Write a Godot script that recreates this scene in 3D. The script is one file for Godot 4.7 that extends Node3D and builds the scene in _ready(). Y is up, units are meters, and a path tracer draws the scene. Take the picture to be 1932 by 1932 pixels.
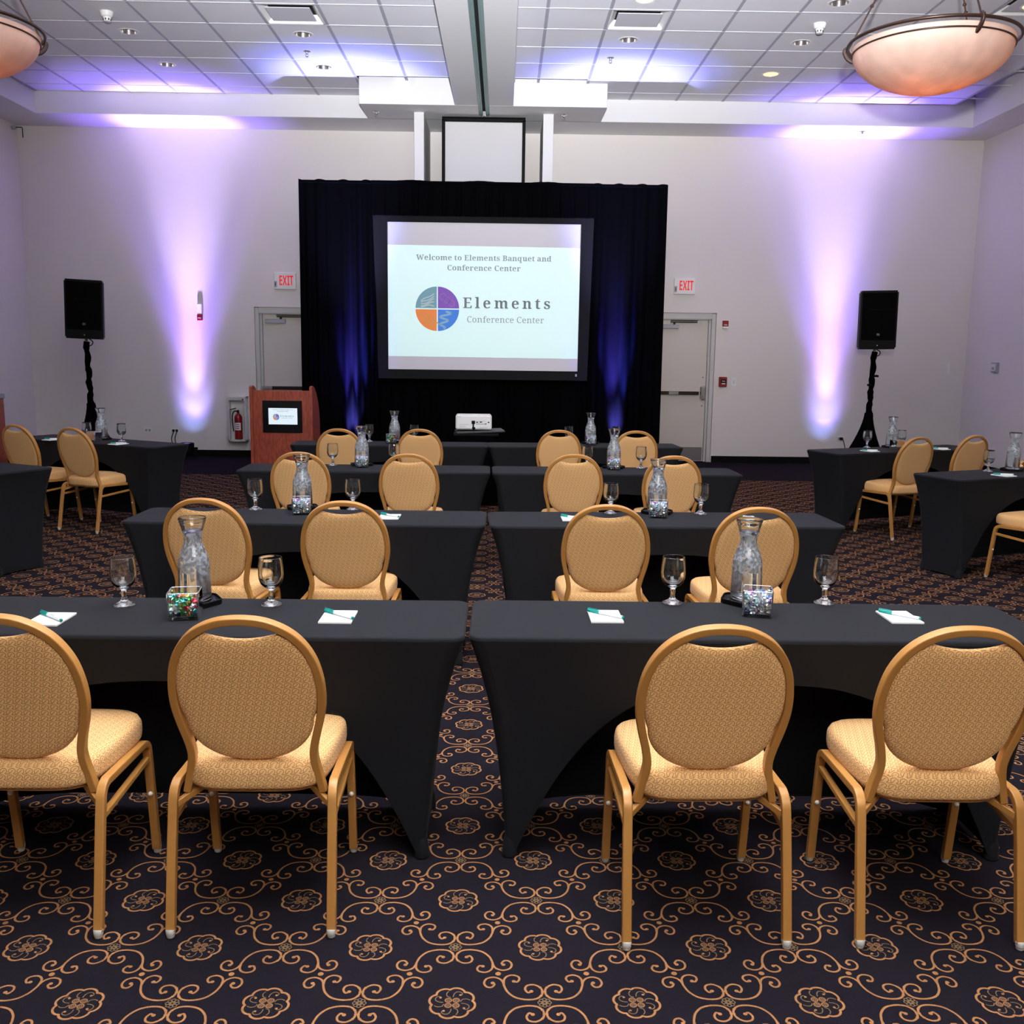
extends Node3D

# ---------------------------------------------------------------- mesh builder
class MB:
	var v := PackedVector3Array()
	var n := PackedVector3Array()
	var t := PackedVector2Array()
	var k := PackedColorArray()
	var ix := PackedInt32Array()
	var tint := Color.WHITE
	var use_tint := false

	func vert(p: Vector3, nn: Vector3, uv: Vector2) -> int:
		v.append(p); n.append(nn); t.append(uv)
		if use_tint: k.append(tint)
		return v.size() - 1

	# convex polygon whose normal is turned away from "inside"
	func poly(p: Array, inside: Vector3) -> void:
		var c := Vector3.ZERO
		for q in p: c += q
		c /= p.size()
		var nn: Vector3 = (p[1] - p[0]).cross(p[2] - p[0])
		if nn.length() < 1e-12: return
		nn = nn.normalized()
		var flip := nn.dot(c - inside) < 0.0
		if flip: nn = -nn
		var b := v.size()
		for q in p:
			var a := nn.abs()
			var uv := Vector2(q.x, q.z)
			if a.x > a.y and a.x > a.z: uv = Vector2(q.z, q.y)
			elif a.z > a.y: uv = Vector2(q.x, q.y)
			vert(q, nn, uv)
		for i in range(1, p.size() - 1):
			if flip: ix.append_array([b, b + i, b + i + 1])
			else: ix.append_array([b, b + i + 1, b + i])

	# chamfered box
	func box(c: Vector3, s: Vector3, bev := 0.0, xf := Transform3D()) -> void:
		var h := s / 2.0
		bev = min(bev, min(h.x, min(h.y, h.z)) * 0.95)
		var cc := xf * c
		for ax in 3:
			for sg in [-1.0, 1.0]:
				var a2: int = (ax + 1) % 3
				var a3: int = (ax + 2) % 3
				var q := []
				for e in [[-1, -1], [1, -1], [1, 1], [-1, 1]]:
					var p := Vector3.ZERO
					p[ax] = sg * h[ax]; p[a2] = e[0] * (h[a2] - bev); p[a3] = e[1] * (h[a3] - bev)
					q.append(xf * (c + p))
				poly(q, cc)
		if bev <= 0.0: return
		for ax in 3:
			var a2: int = (ax + 1) % 3
			var a3: int = (ax + 2) % 3
			for e in [[-1, -1], [1, -1], [1, 1], [-1, 1]]:
				var q := []
				for w in [[-1, 0], [1, 0], [1, 1], [-1, 1]]:
					var p := Vector3.ZERO
					p[ax] = w[0] * (h[ax] - bev)
					p[a2] = e[0] * (h[a2] - (bev if w[1] else 0.0))
					p[a3] = e[1] * (h[a3] - (0.0 if w[1] else bev))
					q.append(xf * (c + p))
				poly(q, cc)
		for x in [-1, 1]:
			for y in [-1, 1]:
				for z in [-1, 1]:
					var g := Vector3(x, y, z)
					var i := h - Vector3.ONE * bev
					poly([xf * (c + g * Vector3(h.x, i.y, i.z)), xf * (c + g * Vector3(i.x, h.y, i.z)), xf * (c + g * Vector3(i.x, i.y, h.z))], cc)

	# grid of points rows x cols with smooth normals; normal = d(row) x d(col)
	func grid(p: Array, closed_row := false, closed_col := false, flip := false, us := 1.0, vs := 1.0) -> void:
		var R := p.size()
		var C: int = p[0].size()
		var b := v.size()
		for i in R:
			for j in C:
				var i0: int = (i - 1 + R) % R if closed_row else max(i - 1, 0)
				var i1: int = (i + 1) % R if closed_row else min(i + 1, R - 1)
				var j0: int = (j - 1 + C) % C if closed_col else max(j - 1, 0)
				var j1: int = (j + 1) % C if closed_col else min(j + 1, C - 1)
				var di: Vector3 = p[i1][j] - p[i0][j]
				var dj: Vector3 = p[i][j1] - p[i][j0]
				var nn := di.cross(dj)
				if nn.length() < 1e-12:
					var alt: int = i + 1 if i < R - 1 else i - 1
					dj = p[alt][j1] - p[alt][j0]
					nn = di.cross(dj)
				nn = nn.normalized()
				if flip: nn = -nn
				vert(p[i][j], nn, Vector2(float(j) / max(1, C - 1) * us, float(i) / max(1, R - 1) * vs))
		for i in (R if closed_row else R - 1):
			for j in (C if closed_col else C - 1):
				var a := b + i * C + j
				var c2 := b + ((i + 1) % R) * C + j
				var d := b + ((i + 1) % R) * C + (j + 1) % C
				var e := b + i * C + (j + 1) % C
				if flip: ix.append_array([a, c2, d, a, d, e])
				else: ix.append_array([a, d, c2, a, e, d])

	# surface of revolution about y; profile [(r, y)] from bottom to top is outward
	func lathe(pr: Array, seg := 32, c := Vector3.ZERO, sx := 1.0, xf := Transform3D()) -> void:
		var b := v.size()
		var R := pr.size()
		for i in R:
			var a: Vector2 = pr[max(i - 1, 0)]
			var d: Vector2 = pr[min(i + 1, R - 1)]
			var tg := (d - a).normalized()
			for j in seg + 1:
				var th := TAU * j / seg
				var rh := Vector3(cos(th), 0, sin(th))
				var q: Vector2 = pr[i]
				vert(xf * (c + rh * q.x + Vector3(0, q.y, 0)), (xf.basis * (rh * tg.y - Vector3(0, tg.x, 0))).normalized(), Vector2(float(j) / seg * sx, q.y))
		for i in R - 1:
			for j in seg:
				var a := b + i * (seg + 1) + j
				var c2 := a + seg + 1
				ix.append_array([a, c2 + 1, c2, a, a + 1, c2 + 1])

	# sweep of a closed 2D profile along a path; "ref" is the fixed binormal
	func sweep(path: Array, prof: Array, ref := Vector3.ZERO, closed := false, sizes := []) -> void:
		var rows := []
		var L := path.size()
		var nn := Vector3.ZERO
		for i in L:
			var a: Vector3 = path[(i - 1 + L) % L] if closed else path[max(i - 1, 0)]
			var d: Vector3 = path[(i + 1) % L] if closed else path[min(i + 1, L - 1)]
			var tg := (d - a).normalized()
			var bi: Vector3
			if ref != Vector3.ZERO:
				bi = (ref - tg * ref.dot(tg)).normalized()
				nn = bi.cross(tg)
			else:
				if nn == Vector3.ZERO:
					nn = tg.cross(Vector3.UP if abs(tg.y) < 0.9 else Vector3.RIGHT).normalized()
				nn = (nn - tg * nn.dot(tg)).normalized()
				bi = tg.cross(nn)
			var row := []
			var s: float = sizes[i] if sizes.size() else 1.0
			for q in prof: row.append(path[i] + (nn * q.x + bi * q.y) * s)
			rows.append(row)
		grid(rows, closed, true, false, 1.0, L)
		if not closed:
			poly(rows[0], path[1]); poly(rows[L - 1], path[L - 2])

	func extrude(pg: PackedVector2Array, z0: float, z1: float, xf := Transform3D()) -> void:
		var tri := Geometry2D.triangulate_polygon(pg)
		if Geometry2D.is_polygon_clockwise(pg): pg = pg.duplicate(); pg.reverse(); tri = Geometry2D.triangulate_polygon(pg)
		var N := pg.size()
		for z in [z0, z1]:
			for i in range(0, tri.size(), 3):
				var q := []
				for m in 3: q.append(xf * Vector3(pg[tri[i + m]].x, pg[tri[i + m]].y, z))
				poly(q, q[0] + xf.basis * Vector3(0, 0, (z1 + z0) / 2 - z))
		for i in N:
			var a := pg[i]
			var d := pg[(i + 1) % N]
			var e := (d - a).normalized()
			var out = Vector3(e.y, -e.x, 0) * sign(1.0)
			var q := [xf * Vector3(a.x, a.y, z0), xf * Vector3(d.x, d.y, z0), xf * Vector3(d.x, d.y, z1), xf * Vector3(a.x, a.y, z1)]
			poly(q, (q[0] + q[2]) / 2 - xf.basis * out)

	func mesh() -> ArrayMesh:
		var a := []
		a.resize(Mesh.ARRAY_MAX)
		a[Mesh.ARRAY_VERTEX] = v; a[Mesh.ARRAY_NORMAL] = n; a[Mesh.ARRAY_TEX_UV] = t; a[Mesh.ARRAY_INDEX] = ix
		if use_tint: a[Mesh.ARRAY_COLOR] = k
		var m := ArrayMesh.new()
		m.add_surface_from_arrays(Mesh.PRIMITIVE_TRIANGLES, a)
		return m

# ---------------------------------------------------------------- scene helpers
var M := {}
var used := {}

func numbered(called: String) -> String:
	if not used.has(called):
		used[called] = 0
		return called
	used[called] += 1
	return "%s_%03d" % [called, used[called]]

func tag(o: Node3D, label: String, category: String, group := "", kind := "") -> Node3D:
	o.set_meta("label", label); o.set_meta("category", category)
	if group: o.set_meta("group", group)
	if kind: o.set_meta("kind", kind)
	return o

func part(called: String, mb, mat: Material, parent: Node, at := Vector3.ZERO) -> MeshInstance3D:
	var o := MeshInstance3D.new()
	o.mesh = mb.mesh() if mb is MB else mb
	o.material_override = null
	if o.mesh.get_surface_count(): o.set_surface_override_material(0, mat)
	o.position = at
	if parent == self: o.name = numbered(called)
	else: o.name = called
	parent.add_child(o, true)
	return o

func thing(called: String, label: String, category: String, at := Vector3.ZERO, yaw := 0.0, group := "", kind := "") -> Node3D:
	var o := Node3D.new()
	o.name = numbered(called); add_child(o, true)
	o.position = at; o.rotation.y = yaw
	tag(o, label, category, group, kind)
	return o

func dup(src: Node3D, label: String, at: Vector3, yaw: float) -> Node3D:
	var base_name := String(src.name)
	var r: Node3D = src.duplicate()
	r.name = numbered(base_name); add_child(r, true)
	r.position = at; r.rotation.y = yaw
	r.set_meta("label", label)
	return r

func mat(albedo: Color, rough := 0.6, metal := 0.0, spec := 0.5) -> StandardMaterial3D:
	var m := StandardMaterial3D.new()
	m.albedo_color = albedo; m.roughness = rough; m.metallic = metal; m.metallic_specular = spec
	return m

func glow(c: Color, e := 1.0, albedo := Color(0.02, 0.02, 0.02)) -> StandardMaterial3D:
	var m := mat(albedo, 0.6)
	m.emission_enabled = true; m.emission = c; m.emission_energy_multiplier = e
	return m

func noise_tex(freq: float, seed_: int, size := 512, oct := 4, normal := false, strength := 4.0, ramp: Gradient = null, type := FastNoiseLite.TYPE_SIMPLEX_SMOOTH) -> NoiseTexture2D:
	var f := FastNoiseLite.new()
	f.noise_type = type; f.seed = seed_; f.frequency = freq; f.fractal_octaves = oct
	var x := NoiseTexture2D.new()
	x.width = size; x.height = size; x.seamless = true; x.noise = f
	x.as_normal_map = normal; x.bump_strength = strength
	if ramp: x.color_ramp = ramp
	return x

func grad(a: Color, b: Color, p0 := 0.0, p1 := 1.0) -> Gradient:
	var g := Gradient.new()
	g.set_color(0, a); g.set_color(1, b); g.set_offset(0, p0); g.set_offset(1, p1)
	return g

func spot(called: String, at: Vector3, to: Vector3, c: Color, e: float, half: float, blend := 1.0, size := 0.05, parent: Node = self) -> SpotLight3D:
	var l := SpotLight3D.new()
	l.name = called
	parent.add_child(l, true)
	l.light_color = c; l.light_energy = e; l.spot_angle = half; l.spot_angle_attenuation = blend
	l.spot_range = 40.0; l.spot_attenuation = 2.0; l.light_size = size; l.shadow_enabled = true
	var d := (to - at).normalized()
	l.transform = Transform3D(Basis.looking_at(d, Vector3.UP if abs(d.y) < 0.95 else Vector3.FORWARD), at)
	return l

func omni(called: String, at: Vector3, c: Color, e: float, size := 0.05, parent: Node = self) -> OmniLight3D:
	var l := OmniLight3D.new()
	l.name = called
	parent.add_child(l, true)
	l.position = at; l.light_color = c; l.light_energy = e; l.omni_range = 30.0; l.omni_attenuation = 2.0
	l.light_size = size; l.shadow_enabled = true
	return l

func rrect(w: float, h: float, r: float, seg := 2) -> Array:
	var o := []
	for q in [[1, 1, 0.0], [-1, 1, 90.0], [-1, -1, 180.0], [1, -1, 270.0]]:
		for s in seg + 1:
			var a := deg_to_rad(q[2] + 90.0 * s / seg)
			o.append(Vector2(q[0] * (w / 2 - r) + cos(a) * r, q[1] * (h / 2 - r) + sin(a) * r))
	return o

func circ(r: float, seg := 10) -> Array:
	var o := []
	for i in seg: o.append(Vector2(cos(TAU * i / seg), sin(TAU * i / seg)) * r)
	return o

func smooth(p: Array, per := 6, closed := false) -> Array:
	var o := []
	var L := p.size()
	for i in (L if closed else L - 1):
		var a = p[(i - 1 + L) % L] if closed else p[max(i - 1, 0)]
		var b = p[i]
		var c = p[(i + 1) % L]
		var d = p[(i + 2) % L] if closed else p[min(i + 2, L - 1)]
		for s in per: o.append(b.cubic_interpolate(c, a, d, float(s) / per))
	if not closed: o.append(p[L - 1])
	return o

func ring_path(r: float, y := 0.0, seg := 64) -> Array:
	var o := []
	for i in seg: o.append(Vector3(cos(TAU * i / seg) * r, y, sin(TAU * i / seg) * r))
	return o

# ---------------------------------------------------------------- textures
func stamp(a: PackedFloat32Array, N: int, p: Vector2, r: float, val := 1.0) -> void:
	var x0 := int(floor(p.x - r - 1)); var x1 := int(ceil(p.x + r + 1))
	var y0 := int(floor(p.y - r - 1)); var y1 := int(ceil(p.y + r + 1))
	for y in range(y0, y1 + 1):
		for x in range(x0, x1 + 1):
			var d := Vector2(x, y).distance_to(p)
			var c: float = clamp(r + 0.6 - d, 0.0, 1.2) / 1.2 * val
			if c > 0.0:
				var i := posmod(y, N) * N + posmod(x, N)
				if a[i] < c: a[i] = c

func stroke(a: PackedFloat32Array, N: int, pts: Array, r: float, val := 1.0) -> void:
	for i in pts.size() - 1:
		var p: Vector2 = pts[i]
		var q: Vector2 = pts[i + 1]
		var st: int = max(1, int(p.distance_to(q) / max(r * 0.6, 0.7)))
		for s in st: stamp(a, N, p.lerp(q, float(s) / st), r, val)
	stamp(a, N, pts[pts.size() - 1], r, val)

func carpet_texture() -> ImageTexture:
	var N := 1024
	var a := PackedFloat32Array(); a.resize(N * N)
	var g := PackedFloat32Array(); g.resize(N * N)
	var arm := [Vector2(.068, .095), Vector2(.0867, .0844), Vector2(.1017, .1131), Vector2(.0904, .1436), Vector2(.053, .152), Vector2(.0182, .1274), Vector2(.0075, .0922), Vector2(.0165, .0572), Vector2(.0479, .0305), Vector2(.1028, .0262), Vector2(.1596, .0458), Vector2(.1985, .0901), Vector2(.2155, .1364), Vector2(.2250, .1781), Vector2(.243, .2047), Vector2(.2781, .2185), Vector2(.3158, .2036), Vector2(.3284, .1663), Vector2(.3142, .1352), Vector2(.2878, .1304), Vector2(.2709, .1545), Vector2(.2807, .1678)]
	var fork := [Vector2(.2190, .1517), Vector2(.2168, .1978), Vector2(.1991, .2263), Vector2(.1704, .2369), Vector2(.1396, .2255), Vector2(.1312, .2011), Vector2(.1447, .177), Vector2(.1625, .1818)]
	var arm_s := smooth(arm, 6)
	var fork_s := smooth(fork, 6)
	for cell in [Vector2(0.5, 0.0), Vector2(0.0, 0.5)]:
		for sx in [-1.0, 1.0]:
			for sy in [-1.0, 1.0]:
				for set_ in [arm_s, fork_s]:
					var o := []
					for p in set_: o.append((cell + p * Vector2(sx, sy)) * N)
					stroke(a, N, o, 0.0066 * N)
				for p in [arm[0], arm[21], fork[7]]:
					stamp(a, N, (cell + p * Vector2(sx, sy)) * N, 0.0115 * N)
				# thicker shoulder of each scroll beside the rosette
				for p in [arm[5], arm[6], arm[7]]: stamp(a, N, (cell + p * Vector2(sx, sy)) * N, 0.0085 * N)
		# small rosette
		for i in 8:
			var c = cell * N + Vector2(cos(TAU * i / 8), sin(TAU * i / 8)) * 0.026 * N
			stroke(g, N, circle_pts(c, 0.0105 * N, 12), 0.0028 * N)
		stroke(g, N, circle_pts(cell * N, 0.010 * N, 12), 0.004 * N)
	for sx in [0.25, 0.75]:
		for sy in [0.25, 0.75]: stamp(a, N, Vector2(sx, sy) * N, 0.0165 * N)
	# medallions
	for cell in [Vector2(0, 0), Vector2(0.5, 0.5)]:
		var c: Vector2 = cell * N
		var o := []
		for i in 161:
			var th := TAU * i / 160
			var lob: float = pow(abs(sin(th * 4.0 + 0.55)), 0.55)
			o.append(c + Vector2(cos(th), sin(th)) * (0.106 + 0.020 * lob) * N)
		stroke(a, N, o, 0.0068 * N)
		for i in 8:
			var r := Transform2D(TAU * (i + 0.35) / 8, c)
			var cur := [Vector2(.050, -.010), Vector2(.072, -.012), Vector2(.092, -.004), Vector2(.098, .014), Vector2(.090, .030), Vector2(.076, .030), Vector2(.073, .021)]
			if i % 2: cur = [Vector2(.045, .012), Vector2(.062, .002), Vector2(.084, .010), Vector2(.094, .026)]
			var w := []
			for p in smooth(cur, 4): w.append(r * (p * N))
			stroke(g, N, w, 0.0030 * N)
			if i % 2 == 0: stamp(a, N, r * (Vector2(.074, .024) * N), 0.0075 * N)
		for i in 4:
			var cc := c + Vector2(cos(TAU * (i + .5) / 4), sin(TAU * (i + .5) / 4)) * 0.030 * N
			stroke(a, N, circle_pts(cc, 0.0165 * N, 16), 0.0042 * N, 0.85)
			stroke(g, N, circle_pts(cc, 0.007 * N, 8), 0.003 * N)
	var im := Image.create(N, N, false, Image.FORMAT_RGB8)
	var rng := RandomNumberGenerator.new(); rng.seed = 11
	var buf := PackedByteArray(); buf.resize(N * N * 3)
	var b0 := Vector3(31, 27, 33)
	var c1 := Vector3(168, 117, 74)
	var c2 := Vector3(148, 120, 80)
	for i in N * N:
		var nz := rng.randf_range(-7.0, 7.0)
		var col := b0 + Vector3(nz, nz, nz)
		var ga := g[i]
		if ga > 0.0: col = col.lerp(c2 + Vector3(nz, nz, nz) * 2.4, ga * 0.8)
		var aa := a[i]
		if aa > 0.0: col = col.lerp(c1 + Vector3(nz, nz, nz) * 2.4, aa)
		buf[i * 3] = int(col.x); buf[i * 3 + 1] = int(col.y); buf[i * 3 + 2] = int(col.z)
	im.set_data(N, N, false, Image.FORMAT_RGB8, buf)
	return ImageTexture.create_from_image(im)

func circle_pts(c: Vector2, r: float, seg: int) -> Array:
	var o := []
	for i in seg + 1: o.append(c + Vector2(cos(TAU * i / seg), sin(TAU * i / seg)) * r)
	return o

func fabric_texture() -> ImageTexture:
	var N := 1024
	var a := PackedFloat32Array(); a.resize(N * N)
	var w := N / 9.0
	var h := N / 12.0
	# linked S scrolls: an open ring with a hook at each end
	var cur := []
	for i in 15:
		var th := deg_to_rad(-60.0 + 290.0 * i / 14.0)
		cur.append(Vector2(cos(th) * 0.40, sin(th) * 0.40))
	var tail := smooth([Vector2(.20, -.35), Vector2(.40, -.43), Vector2(.58, -.36), Vector2(.70, -.40)], 4)
	var hook := smooth([Vector2(-.26, -.31), Vector2(-.10, -.16), Vector2(-.02, .02), Vector2(.10, .12)], 3)
	for r in 12:
		for c in 9:
			var o := Vector2(c * w - r * w / 6.0, r * h)
			for s in [cur, tail, hook]:
				var q := []
				for p in s: q.append(o + Vector2(p.x * w, -p.y * h * 1.05))
				stroke(a, N, q, 3.7)
			stamp(a, N, o + Vector2(0.12 * w, -0.14 * h), 4.6)
	var im := Image.create(N, N, false, Image.FORMAT_RGB8)
	var rng := RandomNumberGenerator.new(); rng.seed = 5
	var buf := PackedByteArray(); buf.resize(N * N * 3)
	var b0 := Vector3(236, 187, 126)
	var c1 := Vector3(146, 98, 52)
	for y in N:
		var wv := 5.0 * sin(y * 1.9)
		for x in N:
			var i := y * N + x
			var nz := rng.randf_range(-8.0, 8.0) + wv
			var col := b0.lerp(c1, a[i] * 0.92) + Vector3(nz, nz, nz * 0.8)
			buf[i * 3] = int(clamp(col.x, 0, 255)); buf[i * 3 + 1] = int(clamp(col.y, 0, 255)); buf[i * 3 + 2] = int(clamp(col.z, 0, 255))
	im.set_data(N, N, false, Image.FORMAT_RGB8, buf)
	return ImageTexture.create_from_image(im)

func make_materials() -> void:
	var bump_fine := noise_tex(0.09, 3, 512, 3, true, 3.0)
	var wall := mat(Color(0.875, 0.855, 0.835), 0.85, 0.0, 0.3)
	wall.normal_enabled = true; wall.normal_texture = bump_fine; wall.normal_scale = 0.25
	wall.uv1_triplanar = true; wall.uv1_world_triplanar = true; wall.uv1_scale = Vector3.ONE * 2.0
	M.wall = wall
	M.soffit = mat(Color(0.88, 0.875, 0.87), 0.8, 0.0, 0.3)
	var tile := mat(Color(0.92, 0.92, 0.935), 0.95, 0.0, 0.2)
	tile.albedo_texture = noise_tex(0.25, 8, 512, 3, false, 1.0, grad(Color(0.93, 0.93, 0.93), Color(1, 1, 1), 0.2, 0.6))
	tile.normal_enabled = true; tile.normal_texture = noise_tex(0.3, 21, 512, 3, true, 5.0); tile.normal_scale = 0.35
	tile.uv1_triplanar = true; tile.uv1_world_triplanar = true; tile.uv1_scale = Vector3.ONE * 2.2
	M.tile = tile
	M.grid = mat(Color(0.80, 0.80, 0.82), 0.5)
	M.runner = mat(Color(0.66, 0.66, 0.70), 0.6)
	M.black = mat(Color(0.022, 0.022, 0.024), 0.6, 0.0, 0.25)
	M.black_gloss = mat(Color(0.02, 0.02, 0.022), 0.25)
	M.dark_void = mat(Color(0.01, 0.01, 0.01), 0.9)
	var cp := mat(Color.WHITE, 0.97, 0.0, 0.15)
	cp.albedo_texture = carpet_texture()
	cp.heightmap_enabled = false
	cp.normal_enabled = true; cp.normal_texture = noise_tex(0.45, 4, 512, 2, true, 6.0); cp.normal_scale = 0.6
	M.carpet = cp
	M.plain_carpet = mat(Color(0.115, 0.095, 0.125), 0.97, 0.0, 0.1)
	var fb := mat(Color.WHITE, 0.85, 0.0, 0.3)
	fb.albedo_texture = fabric_texture()
	fb.uv1_triplanar = true; fb.uv1_scale = Vector3.ONE / 0.208; fb.uv1_triplanar_sharpness = 6.0
	fb.rim_enabled = true; fb.rim = 0.12; fb.rim_tint = 0.6
	M.fabric = fb
	M.frame = mat(Color(0.71, 0.50, 0.25), 0.36, 0.1, 0.5)
	M.glide = mat(Color(0.74, 0.73, 0.70), 0.3)
	M.rivet = mat(Color(0.93, 0.92, 0.90), 0.3)
	var sp := mat(Color(0.082, 0.084, 0.096), 0.8, 0.0, 0.3)
	sp.normal_enabled = true; sp.normal_texture = noise_tex(0.5, 14, 256, 2, true, 3.0); sp.normal_scale = 0.25
	sp.uv1_triplanar = true; sp.uv1_scale = Vector3.ONE * 6.0
	sp.rim_enabled = true; sp.rim = 0.06; sp.rim_tint = 0.2
	M.spandex = sp
	M.board = mat(Color(0.16, 0.14, 0.12), 0.6)
	M.steel_dark = mat(Color(0.10, 0.10, 0.10), 0.45, 0.5)
	var gl := mat(Color(0.97, 0.985, 0.985, 0.0), 0.0)
	gl.refraction_enabled = true; gl.refraction_scale = 0.05; gl.transparency = BaseMaterial3D.TRANSPARENCY_ALPHA
	M.glass = gl
	var wa := mat(Color(0.97, 0.985, 0.99, 0.0), 0.02)
	wa.refraction_enabled = true; wa.refraction_scale = 0.033; wa.transparency = BaseMaterial3D.TRANSPARENCY_ALPHA
	M.water = wa
	var ic := mat(Color(0.94, 0.95, 0.97, 0.22), 0.3)
	ic.refraction_enabled = true; ic.refraction_scale = 0.031; ic.transparency = BaseMaterial3D.TRANSPARENCY_ALPHA
	M.ice = ic
	var mi := mat(Color(0.92, 0.94, 0.97, 0.85), 0.5)
	mi.transparency = BaseMaterial3D.TRANSPARENCY_ALPHA; mi.vertex_color_use_as_albedo = true
	mi.albedo_texture = noise_tex(0.035, 55, 256, 5, false, 1.0, grad(Color(1, 1, 1, 0.12), Color(1, 1, 1, 0.62), 0.25, 0.85))
	M.mist = mi
	M.paper = mat(Color(0.95, 0.96, 0.95), 0.8)
	M.teal = mat(Color(0.0, 0.55, 0.50), 0.4)
	M.pen_white = mat(Color(0.93, 0.95, 0.95), 0.4)
	var foil := mat(Color.WHITE, 0.18, 0.6)
	foil.vertex_color_use_as_albedo = true
	M.foil = foil
	var wood := mat(Color.WHITE, 0.4, 0.0, 0.5)
	wood.albedo_texture = noise_tex(0.02, 31, 512, 5, false, 1.0, grad(Color(0.53, 0.225, 0.155), Color(0.64, 0.30, 0.21), 0.25, 0.75))
	wood.uv1_triplanar = true; wood.uv1_scale = Vector3(3.2, 0.7, 3.2)
	M.wood = wood
	M.white_plastic = mat(Color(0.90, 0.90, 0.89), 0.45)
	M.grey_plastic = mat(Color(0.62, 0.63, 0.64), 0.5)
	M.red = mat(Color(0.52, 0.03, 0.045), 0.35)
	M.red_sign = glow(Color(0.95, 0.10, 0.10), 0.45, Color(0.85, 0.06, 0.07))
	M.door = mat(Color(0.80, 0.775, 0.74), 0.5)
	M.door_frame = mat(Color(0.76, 0.755, 0.745), 0.4)
	M.steel = mat(Color(0.62, 0.61, 0.60), 0.3, 0.9)
	M.brown_metal = mat(Color(0.16, 0.12, 0.10), 0.35, 0.6)
	M.kick = mat(Color(0.45, 0.43, 0.42), 0.45, 0.3)
	M.chrome = mat(Color(0.88, 0.87, 0.85), 0.2, 1.0)
	M.bronze = mat(Color(0.21, 0.135, 0.105), 0.35, 0.35)
	var al := mat(Color(0.93, 0.87, 0.82), 0.45, 0.0, 0.4)
	al.albedo_texture = noise_tex(0.012, 71, 512, 4, false, 1.0, grad(Color(0.93, 0.91, 0.90), Color(1, 1, 1), 0.2, 0.8))
	al.uv1_triplanar = true; al.uv1_scale = Vector3.ONE * 0.9
	al.backlight_enabled = true; al.backlight = Color(0.9, 0.76, 0.58)
	M.alabaster = al
	var ve := mat(Color(0.017, 0.017, 0.025), 0.85, 0.0, 0.1)
	M.velvet = ve
	M.screen_cloth = mat(Color(0.84, 0.83, 0.86), 0.9, 0.0, 0.2)
	M.rail = mat(Color(0.52, 0.62, 0.60), 0.4, 0.3)

# ---------------------------------------------------------------- main
const T := 0.737      # table top height
const CEIL := 4.965
const LOW := 4.678    # underside of soffit and beam
const WALL_Z := -14.583
const XL := -6.932
const XR := 6.863

func _ready() -> void:
	# camera
	var cam := Camera3D.new()
	cam.name = "camera"; add_child(cam)
	cam.fov = 55.4332; cam.near = 0.05; cam.far = 100.0
	cam.transform = Transform3D(Basis(Vector3(0.9998756, 0.0129443, 0.0090111), Vector3(-0.0113297, 0.9869558, -0.1605922), -Vector3(0.0109723, -0.1604701, -0.9869797)).orthonormalized(), Vector3(0, 1.58, 0))
	cam.current = true
	var we := WorldEnvironment.new()
	we.name = "world"; add_child(we)
	var e := Environment.new()
	e.background_mode = Environment.BG_COLOR; e.background_color = Color.BLACK
	e.tonemap_mode = Environment.TONE_MAPPER_LINEAR; e.tonemap_exposure = 1.0
	e.sdfgi_enabled = true; e.ssao_enabled = true; e.ssil_enabled = true
	we.environment = e
	# the photographer's flash above the lens, and the strobe that bounces high behind the camera
	spot("camera_flash", Vector3(0.03, 2.01, 0.10), Vector3(0.7, 8.0, -13.0), Color(1.0, 0.985, 0.98), 95.0, 37.0, 1.0, 0.06)
	spot("ceiling_flash", Vector3(0.03, 2.03, 0.06), Vector3(0.1, 13.3, -12.5), Color(0.93, 0.95, 1.0), 375.0, 39.0, 1.0, 0.06)
	var al := AreaLight3D.new()
	al.name = "bounce_strobe"; add_child(al)
	al.area_size = Vector2(3.2, 2.4); al.light_energy = 18.5; al.light_color = Color(1.0, 0.985, 0.96); al.shadow_enabled = true
	al.area_range = 40.0
	al.transform = Transform3D(Basis.looking_at((Vector3(0.3, 0.4, -6.0) - Vector3(0.9, 4.2, 1.0)).normalized()), Vector3(0.9, 4.2, 1.0))
	make_materials()
	build_room()
	build_ceiling()
	build_doors()
	build_wall_fittings()
	build_stage()
	build_tables()
	build_chairs()
	build_tableware()
	build_pendants()
	build_uplights()

func slab(called: String, c: Vector3, s: Vector3, m: Material, label: String, category: String, bev := 0.0) -> MeshInstance3D:
	var b := MB.new(); b.box(Vector3.ZERO, s, bev)
	var o := part(called, b, m, self, c)
	tag(o, label, category, "", "structure")
	return o

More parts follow.
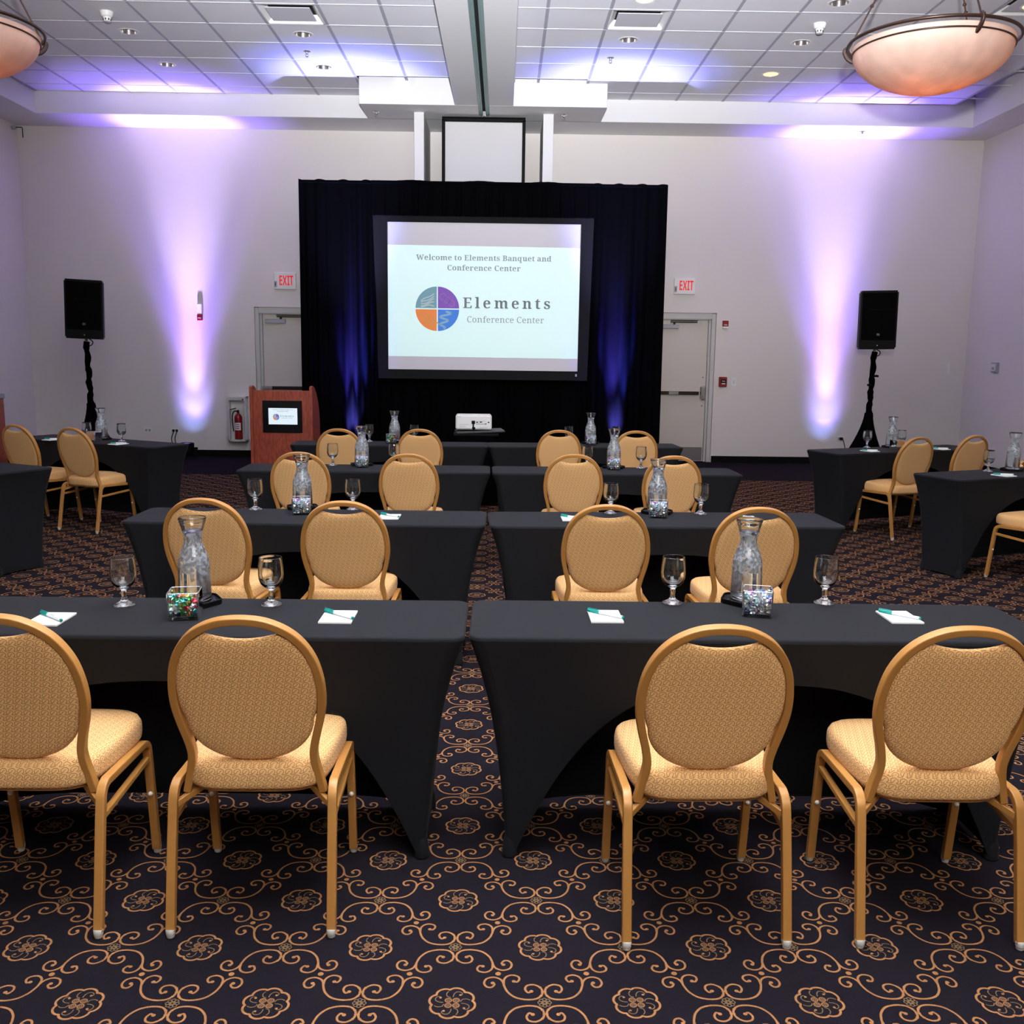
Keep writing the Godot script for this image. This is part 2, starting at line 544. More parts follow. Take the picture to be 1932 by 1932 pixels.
func build_room() -> void:
	# floor: carpet with woven pattern, its lattice turned slightly against the room
	var th := -0.01194
	var P := 0.45598
	var b := MB.new()
	var zs := [4.5, 2.0, -1.0, -4.0, -7.0, -10.0, -12.47]
	var xs := [XL - 0.1, -3.5, 0.0, 3.5, XR + 0.1]
	var rows := []
	for z in zs:
		var r := []
		for x in xs: r.append(Vector3(x, 0, z))
		rows.append(r)
	b.grid(rows, false, false, true)
	for i in b.v.size():
		var X: float = b.v[i].x + 0.10759
		var Z: float = -b.v[i].z - 2.17612
		b.t[i] = Vector2((X * cos(th) - Z * sin(th)) / P, -(X * sin(th) + Z * cos(th)) / P)
		b.n[i] = Vector3.UP
	var fl := part("floor", b, M.carpet, self)
	tag(fl, "dark carpet woven with tan medallions and scrolls", "carpet", "", "structure")
	slab("floor_slab", Vector3(0, -0.11, -5.0), Vector3(14.2, 0.2, 19.6), M.plain_carpet, "plain dark floor under the carpet", "floor")
	slab("trim_2", Vector3(0, 0.0, -13.53), Vector3(14.0, 0.006, 2.12), M.plain_carpet, "plain dark carpet border along the back wall", "carpet border")
	# back wall in pieces round the two door openings
	var dl := [-3.652, -2.528]
	var dr := [2.012, 3.136]
	var w := MB.new()
	for s in [[XL - 0.2, dl[0], 0.0, 5.3], [dl[0], dl[1], 2.206, 5.3], [dl[1], dr[0], 0.0, 5.3], [dr[0], dr[1], 2.206, 5.3], [dr[1], XR + 0.2, 0.0, 5.3]]:
		w.box(Vector3((s[0] + s[1]) / 2, (s[2] + s[3]) / 2, WALL_Z - 0.1), Vector3(s[1] - s[0], s[3] - s[2], 0.2))
	tag(part("wall_back", w, M.wall, self), "off-white back wall behind the black stage drapes", "wall", "", "structure")
	slab("wall_left", Vector3(XL - 0.1, 2.65, -5.0), Vector3(0.2, 5.3, 19.6), M.wall, "off-white side wall beside the wooden cabinet", "wall")
	slab("wall_right", Vector3(XR + 0.1, 2.65, -5.0), Vector3(0.2, 5.3, 19.6), M.wall, "off-white side wall carrying the thermostat", "wall")
	slab("wall_front", Vector3(0, 2.65, 4.6), Vector3(14.2, 5.3, 0.2), M.wall, "off-white wall behind the camera", "wall")
	for s in [[XL, -3.66, "by the fire extinguisher"], [3.144, XR, "by the pull station"]]:
		slab("baseboard_back", Vector3((s[0] + s[1]) / 2, 0.05, WALL_Z + 0.008), Vector3(s[1] - s[0], 0.10, 0.016), M.black, "black baseboard along the back wall " + s[2], "baseboard", 0.003)
	slab("baseboard_left", Vector3(XL + 0.008, 0.05, -5.0), Vector3(0.016, 0.10, 19.0), M.black, "black baseboard along the cabinet side wall", "baseboard", 0.003)
	slab("baseboard_right", Vector3(XR - 0.008, 0.05, -5.0), Vector3(0.016, 0.10, 19.0), M.black, "black baseboard along the thermostat side wall", "baseboard", 0.003)

func build_ceiling() -> void:
	slab("ceiling_slab", Vector3(0, 5.35, -5.0), Vector3(14.2, 0.1, 19.6), M.soffit, "ceiling slab above the tiles", "ceiling")
	# dropped soffit round the edge
	var so := MB.new()
	so.box(Vector3(-0.035, (LOW + 5.3) / 2, (WALL_Z - 13.80) / 2), Vector3(XR - XL, 5.3 - LOW, 13.80 - 14.583 + 1.566), 0.004)
	so.box(Vector3((XL - 6.30) / 2, (LOW + 5.3) / 2, -4.6), Vector3(-6.30 - XL, 5.3 - LOW, 18.4), 0.004)
	so.box(Vector3((XR + 6.32) / 2, (LOW + 5.3) / 2, -4.6), Vector3(XR - 6.32, 5.3 - LOW, 18.4), 0.004)
	tag(part("trim_1", so, M.soffit, self), "white dropped soffit running round the tiled ceiling", "soffit", "", "structure")
	var bm := MB.new()
	bm.box(Vector3((-1.86 - 0.352) / 2, (LOW + 5.3) / 2, -13.425), Vector3(1.508, 5.3 - LOW, 0.79), 0.004)
	bm.box(Vector3((1.285 - 0.214) / 2, (LOW + 5.3) / 2, -13.425), Vector3(1.499, 5.3 - LOW, 0.79), 0.004)
	bm.box(Vector3(-0.283, (LOW + 5.3) / 2, -13.70), Vector3(0.14, 5.3 - LOW, 0.24), 0.0)
	tag(part("trim_3", bm, M.soffit, self), "white stepped soffit block over the partition pocket", "soffit block", "", "structure")
	var be := MB.new()
	be.box(Vector3((-0.65 - 0.352) / 2, (LOW + 5.3) / 2, -4.3), Vector3(0.298, 5.3 - LOW, 17.45), 0.003)
	be.box(Vector3((0.096 - 0.214) / 2, (LOW + 5.3) / 2, -4.3), Vector3(0.31, 5.3 - LOW, 17.45), 0.003)
	tag(part("trim_4", be, M.soffit, self), "white ceiling beam carrying the partition track", "beam", "", "structure")
	# track
	var tr := thing("partition_track", "grey metal partition track with a black slot along the ceiling beam", "track")
	for s in [[-0.352, -0.300], [-0.264, -0.214]]:
		var r := MB.new()
		r.box(Vector3((s[0] + s[1]) / 2, LOW + 0.02, -4.56), Vector3(s[1] - s[0], 0.055, 17.96), 0.004)
		r.box(Vector3((s[0] + s[1]) / 2, LOW - 0.010, -4.56), Vector3(0.012, 0.012, 17.96), 0.003)
		part("rail", r, M.rail, tr)
	var sl := MB.new(); sl.box(Vector3(-0.282, LOW + 0.06, -4.56), Vector3(0.05, 0.02, 17.96))
	part("slot", sl, M.dark_void, tr)
	var ro := MB.new(); ro.box(Vector3(-0.282, LOW - 0.004, -13.46), Vector3(0.022, 0.05, 0.03), 0.004)
	part("roller", ro, M.grey_plastic, tr)
	# grid lines
	var gx := []
	for i in 9: gx.append(-1.255 - 0.627 * i)
	for i in 10: gx.append(0.405 + 0.627 * i)
	var gz := []
	for i in range(-1, 7): gz.append(-10.33 - 0.6235 * i)
	var g := MB.new()
	var gm := MB.new()
	for x in gx:
		if x > -6.3 and x < 6.32: gm.box(Vector3(x, CEIL + 0.004, -4.7), Vector3(0.034, 0.016, 18.2), 0.002)
	for z in gz:
		if z > -13.8:
			g.box(Vector3(-3.475, CEIL + 0.0015, z), Vector3(5.65, 0.014, 0.022), 0.002)
			g.box(Vector3(3.21, CEIL + 0.0015, z), Vector3(6.22, 0.014, 0.022), 0.002)
	for k in 20:
		var z := -9.7065 + 0.6235 * (k + 1)
		if z < 4.4:
			g.box(Vector3(-3.475, CEIL + 0.0015, z), Vector3(5.65, 0.014, 0.022), 0.002)
			g.box(Vector3(3.21, CEIL + 0.0015, z), Vector3(6.22, 0.014, 0.022), 0.002)
	g.box(Vector3(-0.66, CEIL, -4.4), Vector3(0.018, 0.018, 17.2)); g.box(Vector3(0.105, CEIL, -4.4), Vector3(0.018, 0.018, 17.2))
	var tiles := thing("ceiling", "white acoustic tiles in a suspended grid", "ceiling tiles", Vector3.ZERO, 0, "", "structure")
	part("ceiling_grid", g, M.grid, tiles)
	part("main_runners", gm, M.runner, tiles)
	# tiles
	var lights := []
	for z in [-12.50, -11.28, -10.06]:
		for x in [-4.09, -2.207, 1.328, 3.21, 5.09]: lights.append(Vector2(x, z))
	var vents := [Vector2(-2.205, -10.64), Vector2(1.345, -10.64), Vector2(5.10, -10.02)]
	var cols := []
	for i in range(8): cols.append([gx[i + 1], gx[i]])
	cols.append([-1.255, -0.65]); cols.append([0.096, 0.405])
	for i in range(9, 18): cols.append([gx[i], gx[i + 1]])
	var rowz := [-9.083]
	for z in gz: rowz.append(z)
	rowz[rowz.size() - 1] = max(rowz[rowz.size() - 1], -13.80)
	if rowz[rowz.size() - 1] > -13.79: rowz.append(-13.80)
	var shared := {}
	for r in rowz.size() - 1:
		for c in cols:
			var x0: float = max(c[0], -6.3) + 0.006
			var x1: float = min(c[1], 6.32) - 0.006
			if x1 - x0 < 0.05: continue
			var z0: float = rowz[r + 1] + 0.004
			var z1: float = rowz[r] - 0.004
			var mid := Vector2((x0 + x1) / 2, (z0 + z1) / 2)
			if mid.y > -13.8 and mid.y < -13.03 and mid.x > -1.86 and mid.x < 1.285: continue
			var hole := false
			var skip := false
			for q in vents:
				if q.distance_to(mid) < 0.25: skip = true
			if skip: continue
			for q in lights:
				if q.distance_to(mid) < 0.3: hole = true; mid = q
			var sz := Vector2(x1 - x0, z1 - z0)
			var key := "%.3f %.3f %s" % [sz.x, sz.y, hole]
			var cen := Vector2((x0 + x1) / 2, (z0 + z1) / 2)
			if hole: key += "%.3f %.3f" % [mid.x - cen.x, mid.y - cen.y]
			if not shared.has(key):
				var m := MB.new()
				if hole:
					var hc := mid - cen
					var inner := []
					var outer := []
					for k in 32:
						var a := TAU * k / 32
						var d := Vector2(cos(a), sin(a))
						inner.append(Vector3(hc.x + d.x * 0.10, 0, hc.y + d.y * 0.10))
						var s: float = min((sz.x / 2) / max(abs(d.x), 1e-5), (sz.y / 2) / max(abs(d.y), 1e-5))
						outer.append(Vector3(d.x * s, 0, d.y * s))
					for k in 32:
						var k2 := (k + 1) % 32
						m.poly([outer[k], outer[k2], inner[k2], inner[k]], Vector3(0, 1, 0))
						m.poly([inner[k], inner[k2], inner[k2] + Vector3(0, 0.015, 0), inner[k] + Vector3(0, 0.015, 0)], (inner[k] + inner[k2]) * 0.5 + (inner[k] - Vector3(hc.x, 0, hc.y)))
				else:
					m.box(Vector3(0, 0.0075, 0), Vector3(sz.x, 0.015, sz.y), 0.003)
				shared[key] = m.mesh()
			part("ceiling_tile", shared[key], M.tile, tiles, Vector3(cen.x, CEIL, cen.y))
	# tiles nearer than the frame shows
	var rest := MB.new()
	rest.box(Vector3(-3.475, CEIL + 0.0075, -2.3), Vector3(5.65, 0.015, 13.5))
	rest.box(Vector3(3.21, CEIL + 0.0075, -2.3), Vector3(6.22, 0.015, 13.5))
	part("tile_field", rest, M.tile, tiles).set_meta("kind", "stuff")
	# air diffusers
	var vn := ["over the podium side, beside the partition beam", "beside the partition beam, above the unlit downlight without a pendant", "partly hidden behind the large pendant bowl"]
	for i in 3:
		var q: Vector2 = vents[i]
		var d := thing("air_diffuser", "square white plaque air diffuser " + vn[i], "vent", Vector3(q.x, CEIL, q.y), 0, "ceiling air diffusers")
		var fr := MB.new()
		var o := 0.305; var n2 := 0.225
		for s in 4:
			var bs := Basis(Vector3.UP, PI / 2 * s)
			fr.poly([bs * Vector3(-o, 0, o), bs * Vector3(o, 0, o), bs * Vector3(n2, 0.07, n2), bs * Vector3(-n2, 0.07, n2)], Vector3(0, 1, 0))
			fr.box(Vector3(0, 0.002, o - 0.012), Vector3(2 * o, 0.012, 0.024), 0.002, Transform3D(bs, Vector3.ZERO))
		part("frame", fr, M.white_plastic, d)
		var pl := MB.new(); pl.box(Vector3(0, 0.008, -0.022), Vector3(0.45, 0.008, 0.395), 0.003)
		part("plaque", pl, M.grid, d)
		var du := MB.new(); du.box(Vector3(0, 0.11, 0), Vector3(0.46, 0.08, 0.46))
		part("duct", du, M.dark_void, d)
	# downlights
	var proto: Node3D
	var rown := ["first row from the soffit", "second row from the soffit", "third row from the soffit"]
	var coln := ["podium side outer column", "podium side inner column", "alarm side inner column", "alarm side middle column", "alarm side outermost column"]
	for r in 3:
		for c in 5:
			var p: Vector2 = lights[r * 5 + c]
			if r == 2 and c < 2: continue
			if c == 4 and r < 2: continue
			var lit: bool = [r, c] in [[0, 2], [0, 3], [2, 2], [2, 4]]
			var lab = ("lit" if lit else "unlit") + " chrome recessed downlight, " + rown[r] + ", " + coln[c]
			var d := thing("downlight", lab, "downlight", Vector3(p.x, CEIL, p.y), 0, "recessed ceiling downlights")
			var tr2 := MB.new(); tr2.lathe([Vector2(0.092, -0.001), Vector2(0.108, -0.004), Vector2(0.112, -0.002), Vector2(0.112, 0.001)], 36)
			part("trim_ring", tr2, M.white_plastic, d)
			var rf := MB.new()
			rf.lathe([Vector2(0.06, 0.17), Vector2(0.074, 0.12), Vector2(0.086, 0.06), Vector2(0.093, 0.0)], 36)
			part("reflector", rf, M.chrome, d)
			var lm := MB.new(); lm.lathe([Vector2(0.0, 0.15), Vector2(0.03, 0.152), Vector2(0.055, 0.165), Vector2(0.06, 0.18)], 24)
			if lit:
				lm = MB.new(); lm.lathe([Vector2(0.0, -0.002), Vector2(0.05, 0.000), Vector2(0.091, 0.004)], 28)
				var warm := c >= 3
				part("lamp", lm, glow(Color(1.0, 0.86, 0.62) if warm else Color(1.0, 0.93, 0.84), 1.7), d)
				spot("lamp_light", Vector3(0, -0.012, 0), Vector3(0, -4, 0.001), Color(1.0, 0.82, 0.6), 2.2, 50.0, 1.0, 0.05, d)
			else:
				part("lamp", lm, M.white_plastic, d)
	# smoke detectors and sprinklers
	for s in [[-4.08, "white smoke detector on the ceiling, podium side"], [3.217, "white smoke detector on the ceiling beside the large pendant bowl"]]:
		var d := thing("smoke_detector", s[1], "smoke detector", Vector3(s[0], CEIL, -10.66), 0, "ceiling smoke detectors")
		var m := MB.new(); m.lathe([Vector2(0, -0.095), Vector2(0.028, -0.095), Vector2(0.034, -0.088), Vector2(0.044, -0.05)], 28)
		part("sensor_head", m, M.white_plastic, d)
		var m3 := MB.new()
		for k in 8: m3.box(Vector3(0.036, -0.076, 0), Vector3(0.008, 0.016, 0.010), 0.0, Transform3D(Basis(Vector3.UP, TAU * k / 8), Vector3.ZERO))
		part("vent_slots", m3, M.black, d)
		var m2 := MB.new(); m2.lathe([Vector2(0.048, -0.05), Vector2(0.056, -0.045), Vector2(0.064, -0.02), Vector2(0.066, 0.0)], 28)
		part("base_ring", m2, M.white_plastic, d)
	for s in [[-2.286, CEIL, -11.885, "on the tiles, podium side"], [1.202, CEIL, -11.937, "on the tiles between two alarm side downlights"], [-1.694, LOW, -13.44, "under the soffit block, podium side"], [0.763, LOW, -13.451, "under the soffit block, alarm side"], [4.939, LOW, -14.12, "under the soffit above the alarm side wall wash"]]:
		var d := thing("sprinkler", "small chrome fire sprinkler " + s[3], "sprinkler", Vector3(s[0], s[1], s[2]), 0, "ceiling sprinklers")
		var m := MB.new(); m.lathe([Vector2(0.0, -0.006), Vector2(0.038, -0.005), Vector2(0.042, 0.0)], 20)
		part("escutcheon", m, M.chrome, d)
		var m2 := MB.new(); m2.lathe([Vector2(0, -0.03), Vector2(0.012, -0.03), Vector2(0.012, -0.005)], 12)
		for sg in [-1, 1]: m2.sweep(smooth([Vector3(sg * 0.010, -0.028, 0), Vector3(sg * 0.016, -0.042, 0), Vector3(sg * 0.004, -0.056, 0)], 3), circ(0.0028, 6), Vector3.BACK)
		part("sprinkler_body", m2, M.steel, d)
		var m3 := MB.new(); m3.lathe([Vector2(0, -0.060), Vector2(0.016, -0.060), Vector2(0.016, -0.057), Vector2(0, -0.056)], 16)
		part("deflector", m3, M.steel, d)

func build_doors() -> void:
	# fins and the parked partition panel in the pocket
	for s in [[-1.199, -1.070, "podium side"], [0.492, 0.627, "alarm side"]]:
		slab("trim_5", Vector3((s[0] + s[1]) / 2, LOW / 2, (-13.41 + WALL_Z) / 2), Vector3(s[1] - s[0], LOW, 14.583 - 13.41), M.soffit, "narrow white fin wall of the partition pocket, " + s[2], "fin wall", 0.004)
	var pp := thing("partition_panel", "parked white partition panel with a black edge frame above the drapes", "panel", Vector3(-0.289, 0, -13.547))
	var b := MB.new(); b.box(Vector3(0, 2.315, -0.42), Vector3(1.03, 4.56, 0.84), 0.004)
	part("panel_face", b, mat(Color(0.80, 0.795, 0.79), 0.8, 0.0, 0.3), pp)
	var fr := MB.new()
	for sg in [-1, 1]: fr.box(Vector3(sg * 0.531, 2.31, -0.40), Vector3(0.042, 4.62, 0.86), 0.006)
	fr.box(Vector3(0, 4.616, -0.40), Vector3(1.104, 0.042, 0.86), 0.006)
	fr.box(Vector3(0, 4.648, -0.40), Vector3(1.104, 0.016, 0.84), 0.004)
	part("edge_frame", fr, M.black, pp)
	# steel doors
	for side in [-1, 1]:
		var cx := -3.09 if side < 0 else 2.574
		var lab := "cream steel exit door behind the podium, partly covered by the drapes" if side < 0 else "cream steel exit door with push bar beside the red pull station"
		var d := thing("door_1" if side < 0 else "door_2", lab, "door", Vector3(cx, 0, WALL_Z - 0.045), 0, "exit doors", "structure")
		var f := MB.new()
		for sg in [-1, 1]:
			f.box(Vector3(sg * 0.530, 1.1, -0.015), Vector3(0.060, 2.2, 0.07), 0.006)
			f.box(Vector3(sg * 0.484, 1.07, -0.055), Vector3(0.032, 2.14, 0.05), 0.004)
		f.box(Vector3(0, 2.161, -0.0155), Vector3(1.0, 0.085, 0.069), 0.0)
		f.box(Vector3(0, 2.118, -0.055), Vector3(1.0, 0.03, 0.05), 0.004)
		part("door_frame", f, M.door_frame, d)
		var l := MB.new(); l.box(Vector3(0, 1.054, -0.085), Vector3(0.93, 2.098, 0.044), 0.003)
		part("door_leaf", l, M.door, d)
		var back := MB.new(); back.box(Vector3(0, 1.1, -0.13), Vector3(1.12, 2.2, 0.03))
		part("door_backing", back, M.dark_void, d)
		var kp := MB.new(); kp.box(Vector3(0, 0.115, -0.061), Vector3(0.90, 0.205, 0.004), 0.001)
		part("kick_plate", kp, M.kick, d)
		var hs := float(side)   # +1: latch on the right
		var lx := 0.41 * hs
		if side < 0: lx = 0.41
		var bar := MB.new()
		bar.box(Vector3(lx - 0.47 if side > 0 else lx - 0.42, 1.03, -0.028), Vector3(0.84 if side > 0 else 0.80, 0.05, 0.05), 0.006)
		part("push_bar", bar, M.brown_metal, d)
		var bend := MB.new()
		bend.box(Vector3(lx - 0.43 if side > 0 else lx - 0.82, 1.03, -0.026), Vector3(0.15, 0.056, 0.056), 0.006)
		part("bar_end_cap", bend, M.steel, d)
		var pl := MB.new()
		pl.box(Vector3(lx + 0.01, 1.035, -0.032), Vector3(0.085, 0.215, 0.06), 0.02)
		part("latch_case", pl, M.chrome, d)
		for yy in [1.265, 0.84]:
			var sc := MB.new(); sc.lathe([Vector2(0.012, 0), Vector2(0.010, 0.006), Vector2(0, 0.008)], 12, Vector3.ZERO, 1.0, Transform3D(Basis(Vector3.RIGHT, PI / 2), Vector3(lx + 0.01, yy, -0.063)))
			part("screw_cap", sc, M.steel, d)
		var cl := MB.new()
		var ccx := -0.31 if side < 0 else -0.165
		cl.box(Vector3(ccx + 0.04, 2.005, -0.032), Vector3(0.30, 0.062, 0.06), 0.008)
		part("door_closer", cl, M.grey_plastic, d)
		var arm := MB.new()
		arm.box(Vector3(ccx + 0.12, 2.055, -0.03), Vector3(0.03, 0.05, 0.03), 0.004)
		arm.box(Vector3(ccx + 0.26, 2.072, -0.02), Vector3(0.40, 0.016, 0.022), 0.003, Transform3D(Basis(), Vector3.ZERO))
		arm.box(Vector3(ccx + 0.26, 2.094, 0.0), Vector3(0.40, 0.012, 0.022), 0.003)
		part("closer_arm", arm, M.steel_dark, d)

func text_part(txt: String, parent: Node, center: Vector3, width: float, m: Material, bold := false, serif := true, spacing := 0, depth := 0.002, called := "lettering") -> MeshInstance3D:
	var tm := TextMesh.new()
	var sf := SystemFont.new()
	sf.font_names = PackedStringArray(["Droid Serif" if serif else "Droid Sans"])
	sf.font_weight = 700 if bold else 400
	var fv := FontVariation.new()
	fv.base_font = sf; fv.spacing_glyph = spacing
	tm.font = fv; tm.font_size = 48; tm.pixel_size = 0.01; tm.text = txt; tm.depth = depth
	tm.curve_step = 2.0
	var bb := tm.get_aabb()
	var s: float = width / max(bb.size.x, 0.001)
	tm.pixel_size = 0.01 * s
	var o := part(called, tm, m, parent, center)
	return o

func build_wall_fittings() -> void:
	# exit signs
	for s in [[-3.179, 2.575, "above the door behind the podium"], [2.640, 2.582, "above the push bar door beside the drapes"]]:
		var d := thing("exit_sign", "white exit sign with red letters " + s[2], "exit sign", Vector3(s[0], s[1], WALL_Z), 0, "exit signs")
		var b := MB.new(); b.box(Vector3(0, 0, 0.028), Vector3(0.315, 0.235, 0.055), 0.008)
		part("housing", b, M.white_plastic, d)
		var tx := text_part("EXIT", d, Vector3(0.018, 0.006, 0.056), 0.20, M.red_sign, true, false, 0, 0.002)
		tx.scale.y = 1.9
		var t2 := MB.new(); t2.box(Vector3(-0.135, -0.045, 0.06), Vector3(0.04, 0.09, 0.012), 0.003)
		part("test_switch", t2, M.grey_plastic, d)
		var t3 := MB.new(); t3.box(Vector3(-0.135, -0.045, 0.067), Vector3(0.010, 0.05, 0.004), 0.001)
		part("switch_slot", t3, M.black, d)
	# fire strobes
	var st := thing("fire_strobe", "white over red fire strobe inside the wall wash, podium side", "fire alarm", Vector3(-4.44, 2.118, WALL_Z))
	var b1 := MB.new(); b1.box(Vector3(0, 0.045, 0.018), Vector3(0.072, 0.15, 0.036), 0.008)
	part("strobe_lens", b1, M.white_plastic, st)
	var b2 := MB.new(); b2.box(Vector3(0, -0.078, 0.020), Vector3(0.076, 0.088, 0.04), 0.006)
	part("horn_body", b2, M.red, st)
	var f1 := text_part("FIRE", st, Vector3(0, -0.085, 0.041), 0.045, M.white_plastic, true, false)
	var st2 := thing("fire_strobe", "small red fire strobe above the pull station", "fire alarm", Vector3(3.265, 2.035, WALL_Z))
	var b3 := MB.new(); b3.box(Vector3(0, 0.02, 0.02), Vector3(0.086, 0.085, 0.04), 0.006)
	part("horn_body", b3, M.red, st2)
	var b4 := MB.new(); b4.box(Vector3(0, -0.038, 0.022), Vector3(0.082, 0.032, 0.046), 0.006)
	part("strobe_lens", b4, M.white_plastic, st2)
	text_part("FIRE", st2, Vector3(0, 0.0, 0.041), 0.05, M.white_plastic, true, false)
	var ps := thing("pull_station", "red fire alarm pull station beside the push bar door", "fire alarm", Vector3(3.265, 1.205, WALL_Z))
	var b5 := MB.new(); b5.box(Vector3(0, 0, 0.025), Vector3(0.118, 0.148, 0.05), 0.008)
	part("housing", b5, M.red, ps)
	var b6 := MB.new(); b6.box(Vector3(0.004, 0.012, 0.052), Vector3(0.078, 0.05, 0.016), 0.005)
	part("pull_handle", b6, M.black, ps)
	text_part("PULL", ps, Vector3(0.004, 0.012, 0.061), 0.05, M.white_plastic, true, false)
	var b7 := MB.new(); b7.box(Vector3(0.004, -0.026, 0.051), Vector3(0.05, 0.016, 0.004), 0.001)
	part("name_plate", b7, M.white_plastic, ps)
	var sw := thing("light_switch", "white light switch plate beside the pull station", "switch", Vector3(3.432, 1.203, WALL_Z))
	var b8 := MB.new(); b8.box(Vector3(0, 0, 0.004), Vector3(0.082, 0.125, 0.008), 0.003)
	part("cover_plate", b8, M.white_plastic, sw)
	var b9 := MB.new(); b9.box(Vector3(0, 0.0, 0.011), Vector3(0.022, 0.05, 0.012), 0.004)
	part("toggle", b9, M.grid, sw)
	var c1 := MB.new(); c1.box(Vector3(0, 0, 0.004), Vector3(0.05, 0.16, 0.008), 0.003)
	tag(part("blank_plate", c1, M.white_plastic, self, Vector3(6.62, 1.45, WALL_Z)), "narrow white blank plate high on the wall near the corner", "wall plate")
	var th := thing("thermostat", "clear guarded thermostat on the side wall", "thermostat", Vector3(XR, 1.475, -13.64), -PI / 2)
	var d1 := MB.new(); d1.box(Vector3(0, 0, 0.02), Vector3(0.16, 0.14, 0.04), 0.006)
	part("housing", d1, M.grey_plastic, th)
	var d2 := MB.new(); d2.box(Vector3(0, 0, 0.043), Vector3(0.11, 0.09, 0.008), 0.003)
	part("display", d2, M.white_plastic, th)
	var d3 := MB.new(); d3.lathe([Vector2(0.02, 0), Vector2(0.018, 0.012), Vector2(0, 0.014)], 16, Vector3.ZERO, 1.0, Transform3D(Basis(Vector3.RIGHT, PI / 2), Vector3(0.0, -0.01, 0.046)))
	part("dial", d3, M.steel, th)
	# outlets
	for s in [[-5.278, 0.383, "left of the plugged one, behind the podium side angled table", false], [-4.872, 0.38, "with two black plugs above the uplight", true], [5.085, 0.383, "with a black plug beside the speaker stand", true]]:
		var o := thing("wall_outlet", "white wall outlet " + s[2], "outlet", Vector3(s[0], s[1], WALL_Z), 0, "wall outlets")
		var p1 := MB.new(); p1.box(Vector3(0, 0, 0.004), Vector3(0.115, 0.075, 0.008), 0.003)
		part("cover_plate", p1, M.white_plastic, o)
		for sg in [-1, 1]:
			var p2 := MB.new(); p2.box(Vector3(sg * 0.025, 0, 0.009), Vector3(0.032, 0.034, 0.004), 0.002)
			part("socket", p2, M.grey_plastic, o)
	# extinguisher cabinet
	var ec := thing("extinguisher_cabinet", "shallow white wall cabinet with an open glazed front", "cabinet", Vector3(-3.912, 0.572, WALL_Z))
	var cb := MB.new()
	for sg in [-1, 1]:
		cb.box(Vector3(sg * 0.128, 0, 0.065), Vector3(0.022, 0.66, 0.13), 0.004)
		cb.box(Vector3(0, sg * 0.319, 0.065), Vector3(0.278, 0.022, 0.13), 0.004)
	cb.box(Vector3(0, 0, 0.006), Vector3(0.26, 0.64, 0.008))
	part("cabinet_box", cb, M.white_plastic, ec)
	var cf := MB.new()
	for sg in [-1, 1]:
		cf.box(Vector3(sg * 0.122, -0.02, 0.138), Vector3(0.030, 0.62, 0.014), 0.003)
	cf.box(Vector3(0, 0.298, 0.138), Vector3(0.274, 0.05, 0.014), 0.003)
	cf.box(Vector3(0, -0.318, 0.138), Vector3(0.274, 0.030, 0.014), 0.003)
	part("door_frame", cf, M.door_frame, ec)
	var lk := MB.new(); lk.lathe([Vector2(0.012, 0), Vector2(0.010, 0.006), Vector2(0, 0.008)], 12, Vector3.ZERO, 1.0, Transform3D(Basis(Vector3.RIGHT, PI / 2), Vector3(0.09, 0.29, 0.144)))
	part("lock", lk, M.steel_dark, ec)
	var fx := thing("fire_extinguisher", "red fire extinguisher with a white label inside the wall cabinet", "fire extinguisher", Vector3(-3.912, 0.268, WALL_Z + 0.072))
	var cy := MB.new(); cy.lathe([Vector2(0, 0), Vector2(0.052, 0.002), Vector2(0.056, 0.01), Vector2(0.056, 0.32), Vector2(0.050, 0.35), Vector2(0.03, 0.375), Vector2(0.02, 0.385), Vector2(0.018, 0.40), Vector2(0, 0.40)], 28)
	part("cylinder", cy, M.red, fx)
	var lb := MB.new()
	var rows := []
	for i in 2:
		var r := []
		for j in 9:
			var a := PI / 2 + deg_to_rad(-50 + 100.0 * j / 8)
			r.append(Vector3(cos(a) * 0.0568, 0.14 + i * 0.11, sin(a) * 0.0568))
		rows.append(r)
	lb.grid(rows)
	part("paper_label", lb, M.paper, fx)
	for i in 3:
		var t := MB.new(); t.box(Vector3(0, 0.165 + i * 0.03, 0.0575), Vector3(0.05, 0.010, 0.002))
		part("label_print", t, M.red, fx)
	var hd := MB.new()
	hd.box(Vector3(0, 0.415, 0.01), Vector3(0.03, 0.04, 0.035), 0.005)
	hd.box(Vector3(0.035, 0.455, 0.012), Vector3(0.11, 0.012, 0.022), 0.004, Transform3D(Basis(Vector3.BACK, 0.25), Vector3(0.0, 0.0, 0)))
	part("squeeze_handle", hd, M.steel_dark, fx)
	var hs := MB.new(); hs.sweep(smooth([Vector3(-0.015, 0.42, 0.01), Vector3(-0.06, 0.41, 0.01), Vector3(-0.085, 0.34, 0.01), Vector3(-0.08, 0.2, 0.01), Vector3(-0.07, 0.12, 0.02)], 5), circ(0.008, 8), Vector3.BACK)
	part("hose", hs, M.black, fx)
	# bracket in the ceiling corner
	var br := thing("corner_sensor", "tiny dark sensor on a thin bracket in the ceiling corner", "sensor", Vector3(-6.93, 4.60, -14.40))
	var q1 := MB.new(); q1.lathe([Vector2(0, -0.035), Vector2(0.03, -0.02), Vector2(0.035, 0.01), Vector2(0, 0.03)], 12, Vector3(0.04, 0.02, 0))
	part("sensor_body", q1, M.grey_plastic, br)
	var q2 := MB.new(); q2.sweep([Vector3(0.05, 0.02, 0), Vector3(0.15, 0.02, 0), Vector3(0.16, 0.01, 0), Vector3(0.16, -0.12, 0)], circ(0.007, 6), Vector3.BACK)
	part("bracket", q2, M.steel_dark, br)
